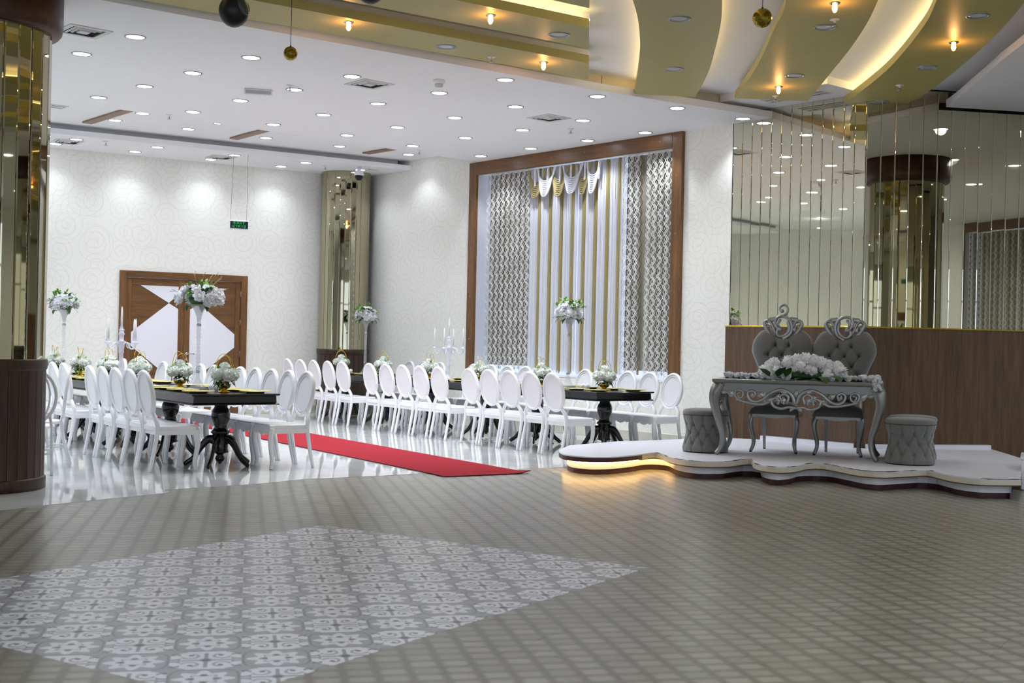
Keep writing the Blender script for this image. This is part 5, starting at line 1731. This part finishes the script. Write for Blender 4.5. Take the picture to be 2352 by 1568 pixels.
    rim = [i for i in range(NX + 1)] + [j * (NX + 1) + NX for j in range(1, NY + 1)] + [NY * (NX + 1) + i for i in range(NX - 1, -1, -1)] + [j * (NX + 1) for j in range(NY - 1, 0, -1)]
    for k in range(len(rim)):
        a, c = rim[k], rim[(k + 1) % len(rim)]; fs.append((a, n0 + a, n0 + c, c))
    MB().add(vs, fs, True).build('seat_cushion', M['velvet_dark'], t)
    rb = MB(); n = 17
    low = [(-.24 + .48 * i / 16, .385 - .012 * math.cos(PI * (i / 8 - 1)) * (1 if 1 < i < 15 else 0)) for i in range(n)]
    pts = low + [(.24, .417), (-.24, .417)]
    rb.xprism(pts, -.268, -.25)
    rb.box(-.255, -.235, -.25, .22, .385, .417); rb.box(.235, .255, -.25, .22, .385, .417)
    rb.build('seat_rail', M['silver_matt'], t)
    for s in (-1, 1):
        path = spline([(s * .235, -.235, .40), (s * .255, -.25, .34), (s * .25, -.245, .26), (s * .225, -.225, .15), (s * .225, -.225, .08), (s * .25, -.25, .012)], 4); n = len(path)
        MB().tube(path, [.034 - .015 * i / (n - 1) for i in range(n)], 6).build('leg', M['silver_matt'], t)
        path = [(s * .175, .20, .42), (s * .175, .215, .25), (s * .175, .25, .012)]
        MB().tube(path, [.028, .024, .02], 4, smooth=False).build('leg', M['silver_matt'], t)
        ft = MB(); ft.lathe([(.014, 0), (.014, .012)], 8, (s * .25, -.25)); ft.lathe([(.014, 0), (.014, .012)], 8, (s * .175, .25)); ft.build('foot_glides', M['rubber'], t)
    return t
throne((3.02, 14.05, SZ), R_(-20), 'grey tufted velvet throne with tall silver scroll crest, left of the pair', True, False)
throne((3.67, 13.80, SZ), R_(-20), 'grey tufted velvet throne with lower silver crest, right of the pair', False, True)

# ------------------------------------------------------------------ tufted poufs
def pouf_meshes():
    NA, NZ = 120, 48
    base = [(0, .238), (.1, .242), (.3, .222), (.5, .205), (.7, .212), (.88, .234), (1.0, .24)]
    H_ = .40; nb_ = 12
    btn = []
    for k in range(nb_):
        btn += [(2 * PI * k / nb_, .30), (2 * PI * (k + .5) / nb_, .20), (2 * PI * k / nb_, .09)]
    seg = []
    for k in range(nb_):
        a0 = 2 * PI * k / nb_; a1 = 2 * PI * (k + .5) / nb_; a2 = 2 * PI * (k + 1) / nb_
        seg += [((a0, .30), (a1, .20)), ((a2, .30), (a1, .20)), ((a0, .09), (a1, .20)), ((a2, .09), (a1, .20)), ((a0, .30), (a0, .40)), ((a0, .09), (a0, 0))]
    vs = []; fs = []
    for j in range(NZ + 1):
        z = H_ * j / NZ
        r0 = lerp_tab(base, j / NZ)
        for i in range(NA):
            a = 2 * PI * i / NA
            dim = cr = 0.0
            for ba, bz in btn:
                da = (a - ba + PI) % (2 * PI) - PI
                d2 = (da * .22) ** 2 + (z - bz) ** 2
                if d2 < .006: dim += .026 * math.exp(-d2 / .00028)
            for (p, q) in seg:
                da = (a - p[0] + PI) % (2 * PI) - PI
                if abs(da) > .4: continue
                px, pz = da * .22, z - p[1]; ax = ((q[0] - p[0] + PI) % (2 * PI) - PI) * .22; az_ = q[1] - p[1]; L = ax * ax + az_ * az_
                k = max(0, min(1, (px * ax + pz * az_) / L)); d = math.hypot(px - ax * k, pz - az_ * k)
                if d < .025: cr = max(cr, .015 * math.exp(-(d / .007) ** 2))
            r = r0 + .012 - min(dim + cr, .032)
            vs.append((r * math.cos(a), r * math.sin(a), .012 + z))
    for j in range(NZ):
        for i in range(NA):
            i2 = (i + 1) % NA
            fs.append((j * NA + i, j * NA + i2, (j + 1) * NA + i2, (j + 1) * NA + i))
    body = MB().add(vs, fs, True).mesh('pouf_body', M['velvet'])
    lid = MB().lathe([(.235, .405), (.25, .412), (.256, .43), (.252, .45), (.235, .466), (.18, .476), (0, .482)], 48).mesh('pouf_lid', M['velvet'])
    pip = MB().tube([(.25 * math.cos(a), .25 * math.sin(a), .412) for a in [2 * PI * i / 48 for i in range(48)]], .005, 5, closed=True).mesh('pouf_piping', M['button'])
    base_ = MB().lathe([(.225, 0), (.235, .004), (.235, .016), (.2, .018)], 40).mesh('pouf_base', M['rubber'])
    return body, lid, pip, base_
PB = pouf_meshes()
for x, y, labl in ((2.17, 13.78, 'grey tufted velvet pouf left of the silver table'), (4.14, 12.84, 'grey tufted velvet pouf at the right end of the stage, in front'), (4.33, 13.36, 'grey tufted velvet pouf mostly hidden behind the right-hand pouf')):
    t = thing('tufted_pouf', labl, 'pouf', (x, y, SZ), R_(rnd.uniform(0, 30)), 'grey tufted poufs')
    for nm, me in zip(('body', 'lid', 'piping', 'base'), PB): link(nm, me, t)
